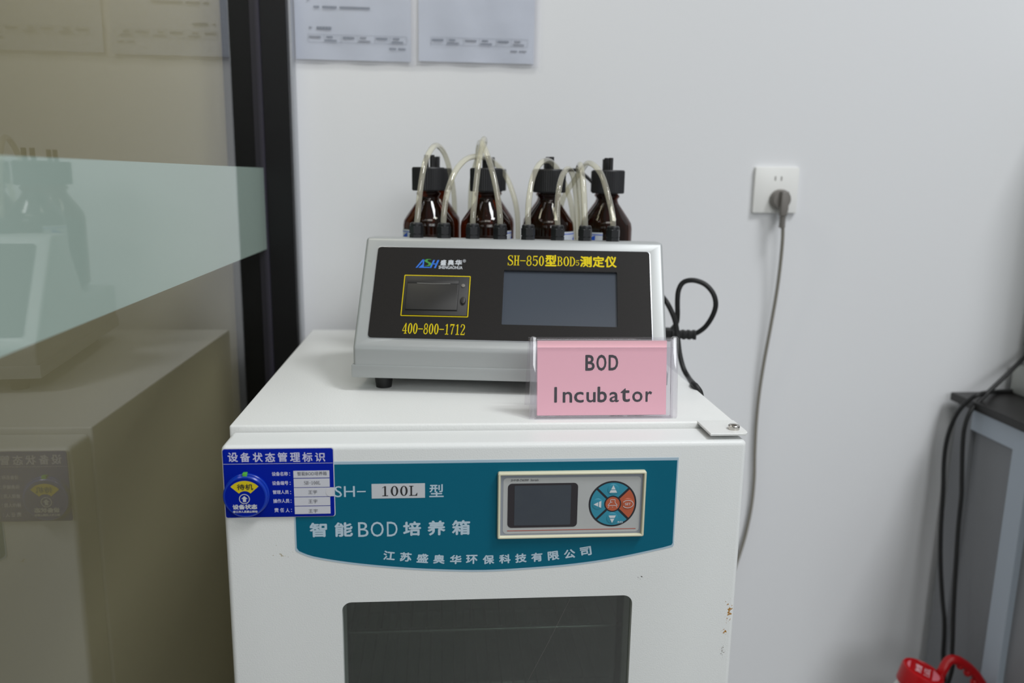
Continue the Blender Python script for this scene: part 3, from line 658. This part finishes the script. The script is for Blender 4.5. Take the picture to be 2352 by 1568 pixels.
# printer in its yellow outline
mb = MB(); slab(mb, MP, rect(px0, ps0, px1, ps1), 0.0014, 0.0016, 0.0005); prn = mb.build('printer', PRINTER, meter, smooth=30)
cx0, cs0 = 0.0641,0.0544
cx1, cs1 = 0.1339,0.0940
mb = MB(); slab(mb, MP, rect(cx0, cs0, cx1 + 0.0006, cs1 + 0.0068), 0.0030, 0.0005); mb.build('paper_slot', HOLE, prn)
mb = MB(); slab(mb, MP, rect(cx0 + 0.0005, cs1 + 0.0008, cx1, cs1 + 0.0062), 0.0032, 0.0008, 0.0002); slab(mb, MP, rounded(cx0 + 0.0005, cs0 + 0.0006, cx1, cs1, 0.0008, 2), 0.0032, 0.0017, 0.0005); mb.build('printer_cover', PRINTER, prn, smooth=30)
mb = MB(); ringpath(mb, MP, [(cx0 + 0.0135, cs1 + 0.0002), ((cx0 + cx1) / 2, cs1 - 0.0003), (cx1 - 0.011, cs1 + 0.0002)], 0.0005, 0.0051, 0.0001); mb.build('tear_edge', SEAM, prn)
bx, bs = 0.1411,0.0693
mb = MB(); slab(mb, MP, [(bx + 0.0042 * math.cos(t * PI / 16), bs + 0.0064 * math.sin(t * PI / 16)) for t in range(32)], 0.0030, 0.0004); mb.build('button_recess', HOLE, prn)
mb = MB(); slab(mb, MP, [(bx + 0.0003 + 0.0030 * math.cos(t * PI / 16), bs + 0.0004 + 0.0052 * math.sin(t * PI / 16)) for t in range(32)], 0.0033, 0.0022, 0.0007); mb.build('feed_button', PRINTER, prn, smooth=40)
bx, bs = 0.1402,0.0925
mb = MB(); slab(mb, MP, circle(bx, bs, 0.0026, 20), 0.0030, 0.0010, 0.0004); mb.build('status_light', GREYPLUG, prn, smooth=40)
# cable glands along the top edge, each with a clear tube
GU = (0.0668, 0.1060, 0.1466, 0.1855, 0.2246, 0.2661, 0.3045, 0.3435); GV = MS + 0.020
for u in GU:
    mb = MB(); o_ = ML(u, GV, MT); R = Matrix.Rotation(ROT + 0.26, 4, 'Z')
    mb.lathe([(0.0098, -0.003), (0.0098, 0.0042)], o_, 6, T=R); mb.lathe([(0.0088, 0.0040), (0.0088, 0.0056)], o_, 18)
    mb.lathe([(0.0100, 0.0054), (0.0100, 0.0150), (0.0094, 0.0156)], o_, 6, T=R); mb.lathe([(0.0090, 0.0150), (0.0088, 0.0190), (0.0074, 0.0206), (0.0050, 0.0207)], o_, 18)
    mb.build('cable_gland', GLAND, meter, smooth=35)
def tube(pts, r=0.0042):
    mb = MB(); mb.tube(pts, r, 14, 7); return mb.build('clear_tube', TUBE, meter, smooth=80)
tube([(0.2022,0.3068,0.2191), (0.2041,0.3092,0.2372), (0.2076,0.3209,0.2734), (0.2146,0.3452,0.3113), (0.2279,0.3889,0.3338), (0.2421,0.4425,0.3222), (0.2526,0.4866,0.2858), (0.2579,0.5161,0.2432), (0.2582,0.5312,0.1772)])
tube([(0.2402,0.3021,0.2198), (0.2408,0.3036,0.2379), (0.2457,0.3110,0.2680), (0.2569,0.3298,0.2966), (0.2743,0.3579,0.3150), (0.2942,0.3957,0.3187), (0.3157,0.4383,0.3135), (0.3363,0.4660,0.2953), (0.3498,0.4643,0.2668), (0.3580,0.4632,0.2324), (0.3611,0.4729,0.1828)])
tube([(0.2811,0.2969,0.2205), (0.2817,0.2985,0.2387), (0.2856,0.3111,0.2746), (0.2904,0.3306,0.3111), (0.2981,0.3700,0.3425), (0.3019,0.4098,0.3385), (0.2938,0.4511,0.3200), (0.2875,0.4822,0.2932), (0.2841,0.5028,0.2581), (0.2843,0.5179,0.1785)])
tube([(0.3195,0.2921,0.2212), (0.3187,0.2938,0.2393), (0.3148,0.3054,0.2691), (0.3075,0.3235,0.3022), (0.2998,0.3496,0.3288), (0.2947,0.3805,0.3398), (0.2926,0.4211,0.3290), (0.2932,0.4663,0.3000), (0.2923,0.4715,0.2590), (0.2930,0.4764,0.1819)])
tube([(0.3583,0.2872,0.2219), (0.3581,0.2889,0.2400), (0.3603,0.2967,0.2639), (0.3673,0.3159,0.2910), (0.3796,0.3396,0.3097), (0.3976,0.3777,0.3138), (0.4169,0.4155,0.3003), (0.4332,0.4437,0.2751), (0.4445,0.4524,0.2443), (0.4527,0.4614,0.1845)])
tube([(0.3995,0.2821,0.2227), (0.3986,0.2838,0.2407), (0.4007,0.2916,0.2706), (0.4078,0.3109,0.2916), (0.4191,0.3346,0.3023), (0.4314,0.3633,0.2939), (0.4422,0.4023,0.2692), (0.4490,0.4216,0.2353), (0.4528,0.4312,0.1870)])
tube([(0.4375,0.2773,0.2234), (0.4366,0.2790,0.2414), (0.4357,0.2872,0.2711), (0.4350,0.3024,0.2950), (0.4353,0.3225,0.3085), (0.4388,0.3624,0.3016), (0.4489,0.4115,0.2758), (0.4562,0.4358,0.2348), (0.4594,0.4455,0.1859)])
tube([(0.4760,0.2725,0.2241), (0.4744,0.2743,0.2420), (0.4696,0.2829,0.2657), (0.4640,0.3038,0.2925), (0.4575,0.3298,0.3072), (0.4519,0.3607,0.3112), (0.4502,0.4114,0.2989), (0.4428,0.4526,0.2786), (0.4324,0.4640,0.2576), (0.4277,0.4747,0.2257), (0.4287,0.4846,0.1825)])

# ================================================================== bottles on the meter's rear deck
AMBERIN = mat('dark_liquid', '#160a05', 0.2)
ZD = 0.1015
def bottle(u, v, label, group, yaw, stems=None, fill=0.110):
    o = ML(u, v, ZD); t = thing('reagent_bottle', label, 'bottle', o, group)
    mb = MB(); prof = [(0.030, 0.0), (0.036, 0.003), (0.0395, 0.009), (0.0395, 0.112), (0.0382, 0.120), (0.0335, 0.1275), (0.0175, 0.1500), (0.0155, 0.1555), (0.0165, 0.1580), (0.0185, 0.1600), (0.0185, 0.1625), (0.0160, 0.1640), (0.0160, 0.170)]
    mb.lathe(prof, o, 48); mb.build('glass_body', AMBER, t, smooth=50)
    mb = MB(); mb.lathe([(0.020, 0.003), (0.030, 0.006), (0.0315, 0.010), (0.0315, fill), (0.027, fill + 0.009), (0.012, fill + 0.034), (0.010, fill + 0.046)], o, 40); mb.build('contents', AMBERIN, t, smooth=50)
    mb = MB(); mb.lathe([(0.0240, 0.1655), (0.0250, 0.167), (0.0250, 0.199), (0.0240, 0.2010), (0.010, 0.2012)], o, 96, ridge=(0.1665, 0.1995, 0.011)); mb.build('cap', CAPBLACK, t, smooth=25)
    for dx, dy in (stems or ((0.0022, -0.0050), (-0.0026, 0.0060))):
        mb = MB(); mb.lathe([(0.0036, 0.2005), (0.0036, 0.2190), (0.0030, 0.2196)], o + Vector((dx, dy, 0)), 16); mb.build('stem', CAPBLACK, t, smooth=40)
    # paper label wrapped round the body with a slanted printed edge
    def wrap(a0, a1, z0, z1, r, mname, m, slope=0.0):
        mb = MB(); n = 20; lo = []; hi = []
        for k in range(n + 1):
            a = a0 + (a1 - a0) * k / n; d = Vector((math.cos(a) * r, math.sin(a) * r, 0)); q = k / n - 0.5
            lo.append(o + d + Vector((0, 0, z0 + slope * q))); hi.append(o + d + Vector((0, 0, z1 + slope * q)))
        for k in range(n): mb.face([lo[k], lo[k+1], hi[k+1], hi[k]])
        return mb.build(mname, m, t, smooth=80)
    y0 = yaw
    wrap(y0 - 0.75, y0 + 0.75, 0.03, 0.107, 0.0398, 'label', LABEL); wrap(y0 - 0.75, y0 + 0.75, 0.1030, 0.1042, 0.0400, 'label_line', LABELBLUE)
    wrap(y0 + 0.05, y0 + 0.45, 0.085, 0.0995, 0.0400, 'label_emblem', LABELBLUE, 0.006)
    return t
FRONT = ((0.0660, 0.2400, 'first'), (0.1555, 0.2420, 'second'), (0.2530, 0.2520, 'third'), (0.3440, 0.2580, 'fourth'))
fl = ('amber bottle with black ribbed cap in the front row, at the left end', 'amber bottle in the front row, behind the third and fourth black glands', 'amber bottle in the front row, behind the fifth and sixth black glands', 'amber bottle in the front row, at the right end')
bl = ('amber bottle in the back row, half hidden behind the left end bottle', 'amber bottle in the back row, hidden behind the second front bottle', 'amber bottle in the back row, hidden behind the third front bottle', 'amber bottle in the back row, hidden behind the right end bottle')
yaws = (-2.95, -0.35, -0.50, -2.65)
for i, (u, v, _n) in enumerate(FRONT): bottle(u, v, fl[i], 'amber bottles on the meter', yaws[i], ((0.006, -0.003), (-0.003, 0.004)) if i == 0 else None)
for i, (px, u) in enumerate(zip((0, 0, 0, 0), ((0.2276,0.5250,0.2640), (0.3176,0.5137,0.2655), (0.4107,0.5020,0.2670), (0.5067,0.4899,0.2686)))):
    P = Vector(u); d = P - Vector((OX, OY, P.z)); uu = d.dot(EU); bottle(uu, 0.338, bl[i], 'amber bottles on the meter', 1.6, None, 0.06)
mb = MB(); mb.tube([(0.4404,0.4983,0.3020), (0.4573,0.4911,0.3022), (0.4709,0.4844,0.2933), (0.4852,0.4775,0.2796)], 0.0028, 10, 6); o = mb.build('sensor_lead', RUBBER, smooth=80); tag(o, 'short black lead between the two right hand rear bottles', 'lead')

# ================================================================== sign holder and card
SP = Plane((0.342, 0.064, ZT), (1, 0, 0), (0, 0.014, 0.0965))
sign = thing('sign_holder', 'clear acrylic tent sign holder standing on the incubator', 'sign holder', (0.43, 0.095, ZT))
q0 = (0.0009,0.0977)
q1 = (0.1754,0.0976)
q2 = (0.1790,0.0000)
SWD = q2[0]; SHT = (q0[1] + q1[1]) / 2
mb = MB(); slab(mb, SP, rect(0.006, 0.0005, SWD - 0.006, (0.0847,0.0857)[1]), 0.0, -0.0018); mb.build('front_sheet', ACRYLIC, sign)
mb = MB(); slab(mb, SP, rect(0.0, 0.0005, SWD, SHT - 0.003), -0.0032, -0.0018); mb.build('inner_sheet', ACRYLIC, sign)
mb = MB(); slab(mb, SP, rect(0.006, (0.0847,0.0857)[1] - 0.0003, SWD - 0.006, (0.0847,0.0857)[1] + 0.0003), 0.0001, -0.0020); mb.build('flap_edge', ACRYLICEDGE, sign)
BPn = Plane((0.342, 0.128, ZT), (1, 0, 0), (0, -0.034, 0.0965))
mb = MB(); slab(mb, BPn, rect(0.0, 0.0004, SWD, 0.0985), 0.0, -0.0018); mb.build('back_sheet', ACRYLIC, sign)
for x0 in (0.0, SWD - 0.0085):
    mb = MB(); slab(mb, SP, rounded(x0, 0.0, x0 + 0.0085, SHT + 0.0015, 0.0036, 4), 0.0006, -0.0052, 0.0012); mb.build('end_strip', ACRYLICEDGE, sign, smooth=40)
for t_, nm in ((0.0006, 'bottom_edge'), (SHT - 0.0046, 'top_edge')):
    mb = MB(); slab(mb, SP, rect(0.008, t_, SWD - 0.008, t_ + 0.0030), 0.0003, -0.0054, 0.0004); mb.build(nm, ACRYLICEDGE, sign)
c0 = (0.0092,0.0040)
c1 = (0.1648,0.0940)
c0b = (0.0091,0.0061)
mb = MB(); slab(mb, SP, rect(c0[0], c0b[1] - 0.0015, c1[0] + 0.0006, c1[1]), -0.0024, -0.0005); card = mb.build('sign_card', PINK, None, origin=SP((c0[0] + c1[0]) / 2, c0[1], -0.0024)); tag(card, 'pink paper card with black words in the clear sign holder', 'card')
mb = MB(); so_ = -0.0022
for ch, x0, y0, x1, y1 in (('B', 0.0667,0.0580, 0.0780,0.0769), ('O', 0.0800,0.0578, 0.0922,0.0772), ('D', 0.0947,0.0582, 0.1064,0.0769)):
    text(mb, SP, ch, x0, y0, x1, y1, so_, 0.05)
mb.build('lettering', CARDINK, card); mb = MB()
for ch, x0, y0, x1, y1 in (('I', 0.0296,0.0200, 0.0329,0.0387), ('n', 0.0398,0.0199, 0.0512,0.0329), ('c', 0.0534,0.0198, 0.0651,0.0328), ('u', 0.0683,0.0200, 0.0795,0.0324), ('b', 0.0817,0.0199, 0.0931,0.0389),
                           ('a', 0.0962,0.0201, 0.1076,0.0325), ('t', 0.1096,0.0202, 0.1211,0.0369), ('o', 0.1239,0.0201, 0.1365,0.0329), ('r', 0.1401,0.0203, 0.1481,0.0331)):
    text(mb, SP, ch, x0, y0, x1, y1, so_, 0.05)
mb.build('lettering', CARDINK, card)

# ================================================================== meter's power cord
CV = 0.30
P0 = ML(0.414, CV, 0.040); T = Matrix.Translation(P0) @ Matrix.Rotation(ROT, 4, 'Z')
mb = MB(); mb.box((-0.004, -0.012, -0.009), (0.030, 0.012, 0.010), 0.003, 3, T); mb.box((0.028, -0.010, -0.012), (0.046, 0.010, 0.009), 0.003, 3, T); cord = mb.build('power_cord', RUBBER, meter, smooth=40); cord['label'] = 'black power cord with plug'
mb = MB()
for k in range(5): mb.box((0.046 + k * 0.0088, -0.0075, -0.0085), (0.0515 + k * 0.0088, 0.0075, 0.006), 0.0012, 2, T)
mb.box((0.044, -0.0064, -0.0074), (0.0865, 0.0064, 0.0050), 0.001, 2, T); mb.build('strain_relief', RUBBER, cord, smooth=40)
R_ = 0.0041
mb = MB(); mb.tube([(0.6496,0.4367,0.0406), (0.6580,0.4336,0.0433), (0.6682,0.4243,0.0560), (0.6750,0.4134,0.0766), (0.6764,0.4082,0.0952), (0.6704,0.4089,0.1128), (0.6581,0.4155,0.1259), (0.6414,0.4226,0.1309), (0.6278,0.4294,0.1268), (0.6208,0.4303,0.1145), (0.6197,0.4304,0.0967), (0.6225,0.4351,0.0707), (0.6247,0.4499,0.0535), (0.6227,0.4854,0.0358), (0.6113,0.5423,0.0212), (0.5887,0.5502,0.0394), (0.6012,0.5436,0.0719), (0.6037,0.4828,0.0962), (0.5940,0.4135,0.1005), (0.6023,0.4044,0.0850), (0.6101,0.4034,0.0668), (0.6148,0.4028,0.0442), (0.6179,0.3953,0.0157), (0.6225,0.3847,-0.0063), (0.6263,0.3641,-0.0177), (0.5858,0.2132,0.0118)], R_, 12, 7)
mb.build('cord', RUBBER, cord, smooth=80)
mb = MB(); mb.tube([(0.5858,0.2132,0.0118), (0.5862,0.2023,0.0112), (0.5915, 0.198, 0.0015), (0.5920, 0.198, -0.02), (0.596, 0.22, -0.15), (0.600, 0.30, -0.55), (0.605, 0.40, -0.93), (0.63, 0.60, -0.944)], R_, 12, 7); mb.build('cord', RUBBER, cord, smooth=80)

# ================================================================== wall socket with grey plug
WP = Plane((0, 0.69, 0), (1, 0, 0), (0, 0, 1))
sk = thing('wall_socket', 'white square wall socket with a grey plug in it', 'socket', (0.873, 0.69, 0.273))
kx0, kz1 = 0.8305, 0.3165
mb = MB(); slab(mb, WP, rounded(kx0, kz1 - 0.0868, kx0 + 0.0865, kz1, 0.002, 3), 0.0, 0.0085, 0.0018); mb.build('socket_plate', SOCKETW, sk, smooth=35)
mb = MB()
for px in (0.0385, 0.0505): slab(mb, WP, rect(kx0 + px, kz1 - 0.0255, kx0 + px + 0.0024, kz1 - 0.0175), 0.0080, 0.0007)
mb.build('pin_slot', GREYPLUG, sk)
plug = thing('power_plug', 'grey angled plug in the white wall socket with a cord hanging down', 'plug', (0.8795, 0.680, 0.2555))
pc = Vector((0.8800, 0.6812, 0.2560)); Tw = Matrix(((1, 0, 0), (0, 0, -1), (0, 1, 0))).to_4x4()
mb = MB(); mb.lathe([(0.0185, 0.0), (0.0190, 0.002), (0.0190, 0.012), (0.0165, 0.018), (0.006, 0.0185)], pc, 32, T=Tw)
mb.prism([pc + Vector(p_) for p_ in ((-0.006, -0.014, 0.015), (0.008, -0.014, 0.015), (0.009, -0.014, -0.018), (0.0065, -0.014, -0.031), (-0.0045, -0.014, -0.031), (-0.006, -0.014, -0.018))], (0, -0.016, 0), 0.003, 2)
mb.build('plug_body', GREYPLUG, plug, smooth=40)
mb = MB()
for k in range(4): mb.lathe([(0.0062, 0), (0.0062, 0.0035)], pc + Vector((0.001, -0.022, -0.036 - 0.0052 * k)), 16)
mb.lathe([(0.0045, 0), (0.0045, 0.022)], pc + Vector((0.001, -0.022, -0.053)), 16); mb.build('strain_relief', GREYPLUG, plug, smooth=40)
mb = MB(); mb.tube([(0.8809,0.6590,0.2180), (0.8845,0.6600,0.1892), (0.8861,0.6640,0.1389), (0.8848,0.6680,0.0792), (0.8797,0.6720,0.0097), (0.8736,0.6760,-0.0613), (0.8703,0.6800,-0.1249), (0.8696,0.6820,-0.1891), (0.8714,0.6820,-0.2538), (0.8743,0.6820,-0.3101), (0.8730,0.6820,-0.3670), (0.8662,0.6820,-0.4246), (0.8572,0.6800,-0.4643), (0.8448,0.6780,-0.5101), (0.8169,0.6740,-0.6166), (0.7867,0.6700,-0.7558)], 0.0032, 10, 7); mb.build('cord', GREYCORD, plug, smooth=80)

# ================================================================== sheets on the wall
def sheet(name, label, x0, x1, zb, left):
    o = thing(name, label, 'paper sheet', ((x0 + x1) / 2, 0.689, zb), 'printed sheets taped on the wall')
    def surf(mb, xa, xb, za, zb_, yy, amp):
        nx, nz = 16, 16; g = [[mb.bm.verts.new((xa + (xb-xa)*i/nx, yy - amp * (0.5 + 0.5*math.sin(i*0.9 + j*0.35 + xa*40)) * (1 - j/nz)**2, za + (zb_-za)*j/nz)) for i in range(nx+1)] for j in range(nz+1)]
        h = [[mb.bm.verts.new(v.co + Vector((0, 0.0004, 0))) for v in r_] for r_ in g]
        for j in range(nz):
            for i in range(nx):
                mb.bm.faces.new([g[j][i], g[j][i+1], g[j+1][i+1], g[j+1][i]]); mb.bm.faces.new([h[j][i], h[j+1][i], h[j+1][i+1], h[j][i+1]])
    mb = MB(); surf(mb, x0, x1, zb, zb + 0.297, 0.6868, 0.0018); mb.build('paper', PAPER, o, smooth=60)
    mb = MB(); surf(mb, x0 - 0.004, x1 + 0.009, zb - 0.006, zb + 0.305, 0.6845, 0.0012); mb.build('sleeve', SLEEVE, o, smooth=60)
    mb = MB(); PP = Plane((x0, 0.6843, zb), (1, 0, 0), (0, 0, 1)); WD = x1 - x0
    def words(a, b, n, h, gap=0.25):
        # unreadable print: a run of tiny marks
        x = a
        while x < b:
            wd = random.uniform(0.6, 1.1) * h
            mb.face([PP(x, n - h/2, 0.0004), PP(min(x + wd, b), n - h/2, 0.0004), PP(min(x + wd, b), n + h/2, 0.0004), PP(x, n + h/2, 0.0004)])
            x += wd * (1 + gap)
    def grid(a, b, lo, hi, cols):
        for z in (lo, hi): ringpath(mb, PP, [(a, z), (b, z)], 0.0004, 0.0004, 0.0001)
        for c_ in cols: ringpath(mb, PP, [(a + (b-a)*c_, lo), (a + (b-a)*c_, hi)], 0.0004, 0.0004, 0.0001)
        for k in range(3):
            f = (0.0, 0.34, 0.675)[k]
            words(a + (b-a)*(f + .012), a + (b-a)*(f + .13), hi - 0.0045, 0.0034, 0.1); words(a + (b-a)*(f + .185), a + (b-a)*(f + .25), hi - 0.0040, 0.0030, 0.15); words(a + (b-a)*(f + .17), a + (b-a)*(f + .29), lo + 0.0032, 0.0026, 0.15)
    if left:
        grid(0.0225, 0.196, 0.0295, 0.0425, (0, .165, .335, .50, .675, .83, 1))
        words(0.165, 0.177, 0.0215, 0.0030); words(0.181, 0.194, 0.0215, 0.0030)
        words(0.025, 0.030, 0.0535, 0.0034); words(0.038, 0.064, 0.0535, 0.0046, 0.12)
        words(0.034, 0.044, 0.0885, 0.0032, 0.15); words(0.049, 0.074, 0.0885, 0.0034, 0.12); words(0.079, 0.132, 0.0885, 0.0034, 0.12); words(0.023, 0.027, 0.100, 0.003)
        for z in (0.112, 0.124, 0.136, 0.148, 0.160, 0.172): words(0.022, 0.195, z, 0.0034, 0.15)
    else:
        grid(0.022, 0.196, 0.0290, 0.0415, (0, .165, .335, .50, .675, .83, 1))
        words(0.165, 0.177, 0.0210, 0.0030); words(0.181, 0.194, 0.0210, 0.0030)
    mb.build('print', SHEETINK, o)
sheet('paper_sheet', 'printed paper sheet in a sleeve on the wall, next to the black frame post', -0.022, 0.1815, 0.4895, True)
sheet('paper_sheet', 'printed paper sheet in a sleeve, right hand one of the two on the wall', 0.1950, 0.4030, 0.4915, False)

# ================================================================== lab bench on the right
bench = thing('lab_bench', 'dark topped lab bench with a pale steel frame against the wall', 'bench', (1.8, 0.35, -LIFT))
mb = MB(); mb.box((1.27, -0.15, -0.1430), (2.6, 0.676, -0.1255), 0.003, 2); mb.build('bench_top', BENCHTOP, bench, smooth=40)
mb = MB(); mb.box((1.280, -0.14, -0.186), (1.31, 0.615, -0.1432), 0.001, 1); mb.build('side_rail', BENCHFRAME, bench)
for y0, y1 in ((0.445, 0.490),):
    mb = MB(); mb.box((1.2790, y0, -LIFT), (1.325, y1, -0.1432), 0.001, 1); mb.build('post', BENCHFRAME, bench)
mb = MB(); mb.box((1.2815, 0.615, -LIFT), (1.325, 0.665, -0.1432), 0.001, 1); mb.build('post', BENCHPANEL, bench)  # darker grey post, added in place of the shaded gap by the wall
mb = MB(); mb.box((1.280, -0.14, -LIFT), (1.325, -0.095, -0.1432), 0.001, 1); mb.build('post', BENCHFRAME, bench)
mb = MB(); mb.box((1.292, -0.10, -LIFT + 0.08), (1.302, 0.63, -0.150)); mb.build('side_panel', BENCHPANEL, bench)
mb = MB(); mb.box((2.54, -0.14, -LIFT), (2.585, 0.66, -0.1432)); mb.build('end_panel', BENCHPANEL, bench)
mb = MB(); mb.box((1.394, 0.45, -0.1254), (1.95, 0.672, -0.068), 0.003, 2); o = thing('instrument', 'grey instrument box on the dark bench top by the wall', 'instrument', (1.57, 0.58, -0.1254)); mb.build('base', CASEGREY, o, smooth=40)
mb = MB(); mb.box((1.412, 0.53, -0.068), (1.94, 0.672, 0.50), 0.006, 2); mb.build('housing', CASEGREY, o, smooth=40)  # unseen tall block, added and sized to cast a shadow on the wall
def lead(pts, label, r=0.0042):
    mb = MB(); mb.tube(pts, r, 12, 7); o = mb.build('bench_cable', RUBBER, None, origin=pts[0], smooth=80); tag(o, label, 'cable')
lead([(1.52, 0.45, -0.055), (1.4500,0.6667,-0.0111), (1.4000,0.6516,-0.0500), (1.3400,0.6266,-0.0885), (1.2960,0.6073,-0.1151), (1.2660,0.5976,-0.1403), (1.2560,0.5966,-0.1709), (1.2560,0.5969,-0.2111), (1.2580,0.5889,-0.2803), (1.2580,0.5835,-0.3146), (1.2550,0.5764,-0.3756), (1.2500,0.5618,-0.4520), (1.2500,0.5513,-0.5402), (1.2500,0.5398,-0.6190), (1.2500,0.5368,-0.6846), (1.23, 0.58, -0.90)], 'black cable crossing over another one, right hand strand hanging down beside the bench')
lead([(1.60, 0.44, -0.1213), (1.4755,0.6535,-0.1213), (1.4178,0.6617,-0.1213), (1.3583,0.6595,-0.1213), (1.2750,0.5934,-0.1086), (1.2620,0.6077,-0.1273), (1.2550,0.6275,-0.1624), (1.2520,0.6404,-0.2118), (1.2520,0.6419,-0.2631), (1.2520,0.6325,-0.3249), (1.2500,0.6225,-0.3961), (1.2500,0.6100,-0.4665), (1.2500,0.5906,-0.5333), (1.2500,0.5736,-0.5816), (1.2500,0.5654,-0.6446), (1.2480,0.5575,-0.7279), (1.21, 0.63, -0.90)], 'black cable lying flat on the bench top, left hand strand hanging down beside it')

# ================================================================== jug with red cap
jug = thing('detergent_jug', 'white jug with a big red screw cap and red handle', 'jug', (1.16, 0.47, -LIFT))
tilt = Matrix.Rotation(0.26, 4, 'Y') @ Matrix.Rotation(0.05, 4, 'X')
cc = Vector((1.135, 0.45, -0.603))
mb = MB(); cp = [(0.0375, -0.034), (0.0380, -0.004), (0.0365, 0.0), (0.0345, 0.0008), (0.0335, -0.0012), (0.004, -0.0012)]
mb.lathe(cp, cc, 72, T=tilt, ridge=(-0.033, -0.005, 0.006)); mb.build('cap', RED, jug, smooth=30)
CPn = Plane(cc + (tilt @ Vector((0, 0, -0.0010))), tilt @ Vector((math.cos(0.95), math.sin(0.95), 0)), tilt @ Vector((-math.sin(0.95), math.cos(0.95), 0)))
mb = MB()
slab(mb, CPn, circle(0, 0, 0.029, 20, 215, 325), 0, 0.0003); slab(mb, CPn, circle(0, 0, 0.029, 16, 55, 125), 0, 0.0003); mb.build('cap_sticker', REDLABEL, jug)
mb = MB(); text(mb, CPn, '净含量', -0.018, 0.003, 0.014, 0.0145, 0.0006, 0.06); text(mb, CPn, '1.63L', -0.018, -0.0115, 0.017, -0.001, 0.0006, 0.06); mb.build('cap_lettering', CAPTEXT, jug)
nk = cc + (tilt @ Vector((0, 0, -0.034)))
mb = MB(); secs = [((1.15, 0.47), 0.085, 0.060, -LIFT), ((1.15, 0.47), 0.090, 0.065, -LIFT + 0.01), ((1.15, 0.47), 0.090, 0.065, -LIFT + 0.20), ((1.145, 0.465), 0.075, 0.055, -LIFT + 0.25), ((nk.x - 0.006, nk.y), 0.040, 0.037, nk.z - 0.018), ((nk.x, nk.y), 0.033, 0.033, nk.z + 0.004)]
rows_ = [[mb.bm.verts.new((c_[0] + a_ * math.cos(2*PI*k/36), c_[1] + b_ * math.sin(2*PI*k/36), z_)) for k in range(36)] for c_, a_, b_, z_ in secs]
for a, b in zip(rows_[:-1], rows_[1:]):
    for k in range(36): mb.bm.faces.new([a[k], a[(k+1) % 36], b[(k+1) % 36], b[k]])
mb.bm.faces.new(rows_[0][::-1]); mb.bm.faces.new(rows_[-1]); mb.build('body', JUGWHITE, jug, smooth=60)
mb = MB(); hp = [(1.1713,0.4550,-0.6206), (1.1764,0.4550,-0.6062), (1.1882,0.4600,-0.5926), (1.1981,0.4600,-0.5893), (1.2126,0.4600,-0.5944), (1.2336,0.4600,-0.6098), (1.2519,0.4600,-0.6297), (1.2702,0.4600,-0.6618), (1.262, 0.465, -0.70), (1.235, 0.47, -0.75)]
mb.tube(hp, 0.0088, 14, 6)
for p_ in ((1.2128,0.4600,-0.6026), (1.2295,0.4600,-0.6179), (1.2453,0.4600,-0.6387)): mb.lathe([(0.002, -0.0075), (0.0055, -0.0055), (0.0078, 0), (0.0055, 0.0055), (0.002, 0.0075)], p_, 16)
mb.build('handle', RED, jug, smooth=60)

# ------------------------------------------------------------------ lift the whole place so the floor lies at z = 0
for o in SC.objects:
    if o.parent is None and o.type in {'MESH', 'EMPTY'}: o.location.z += LIFT
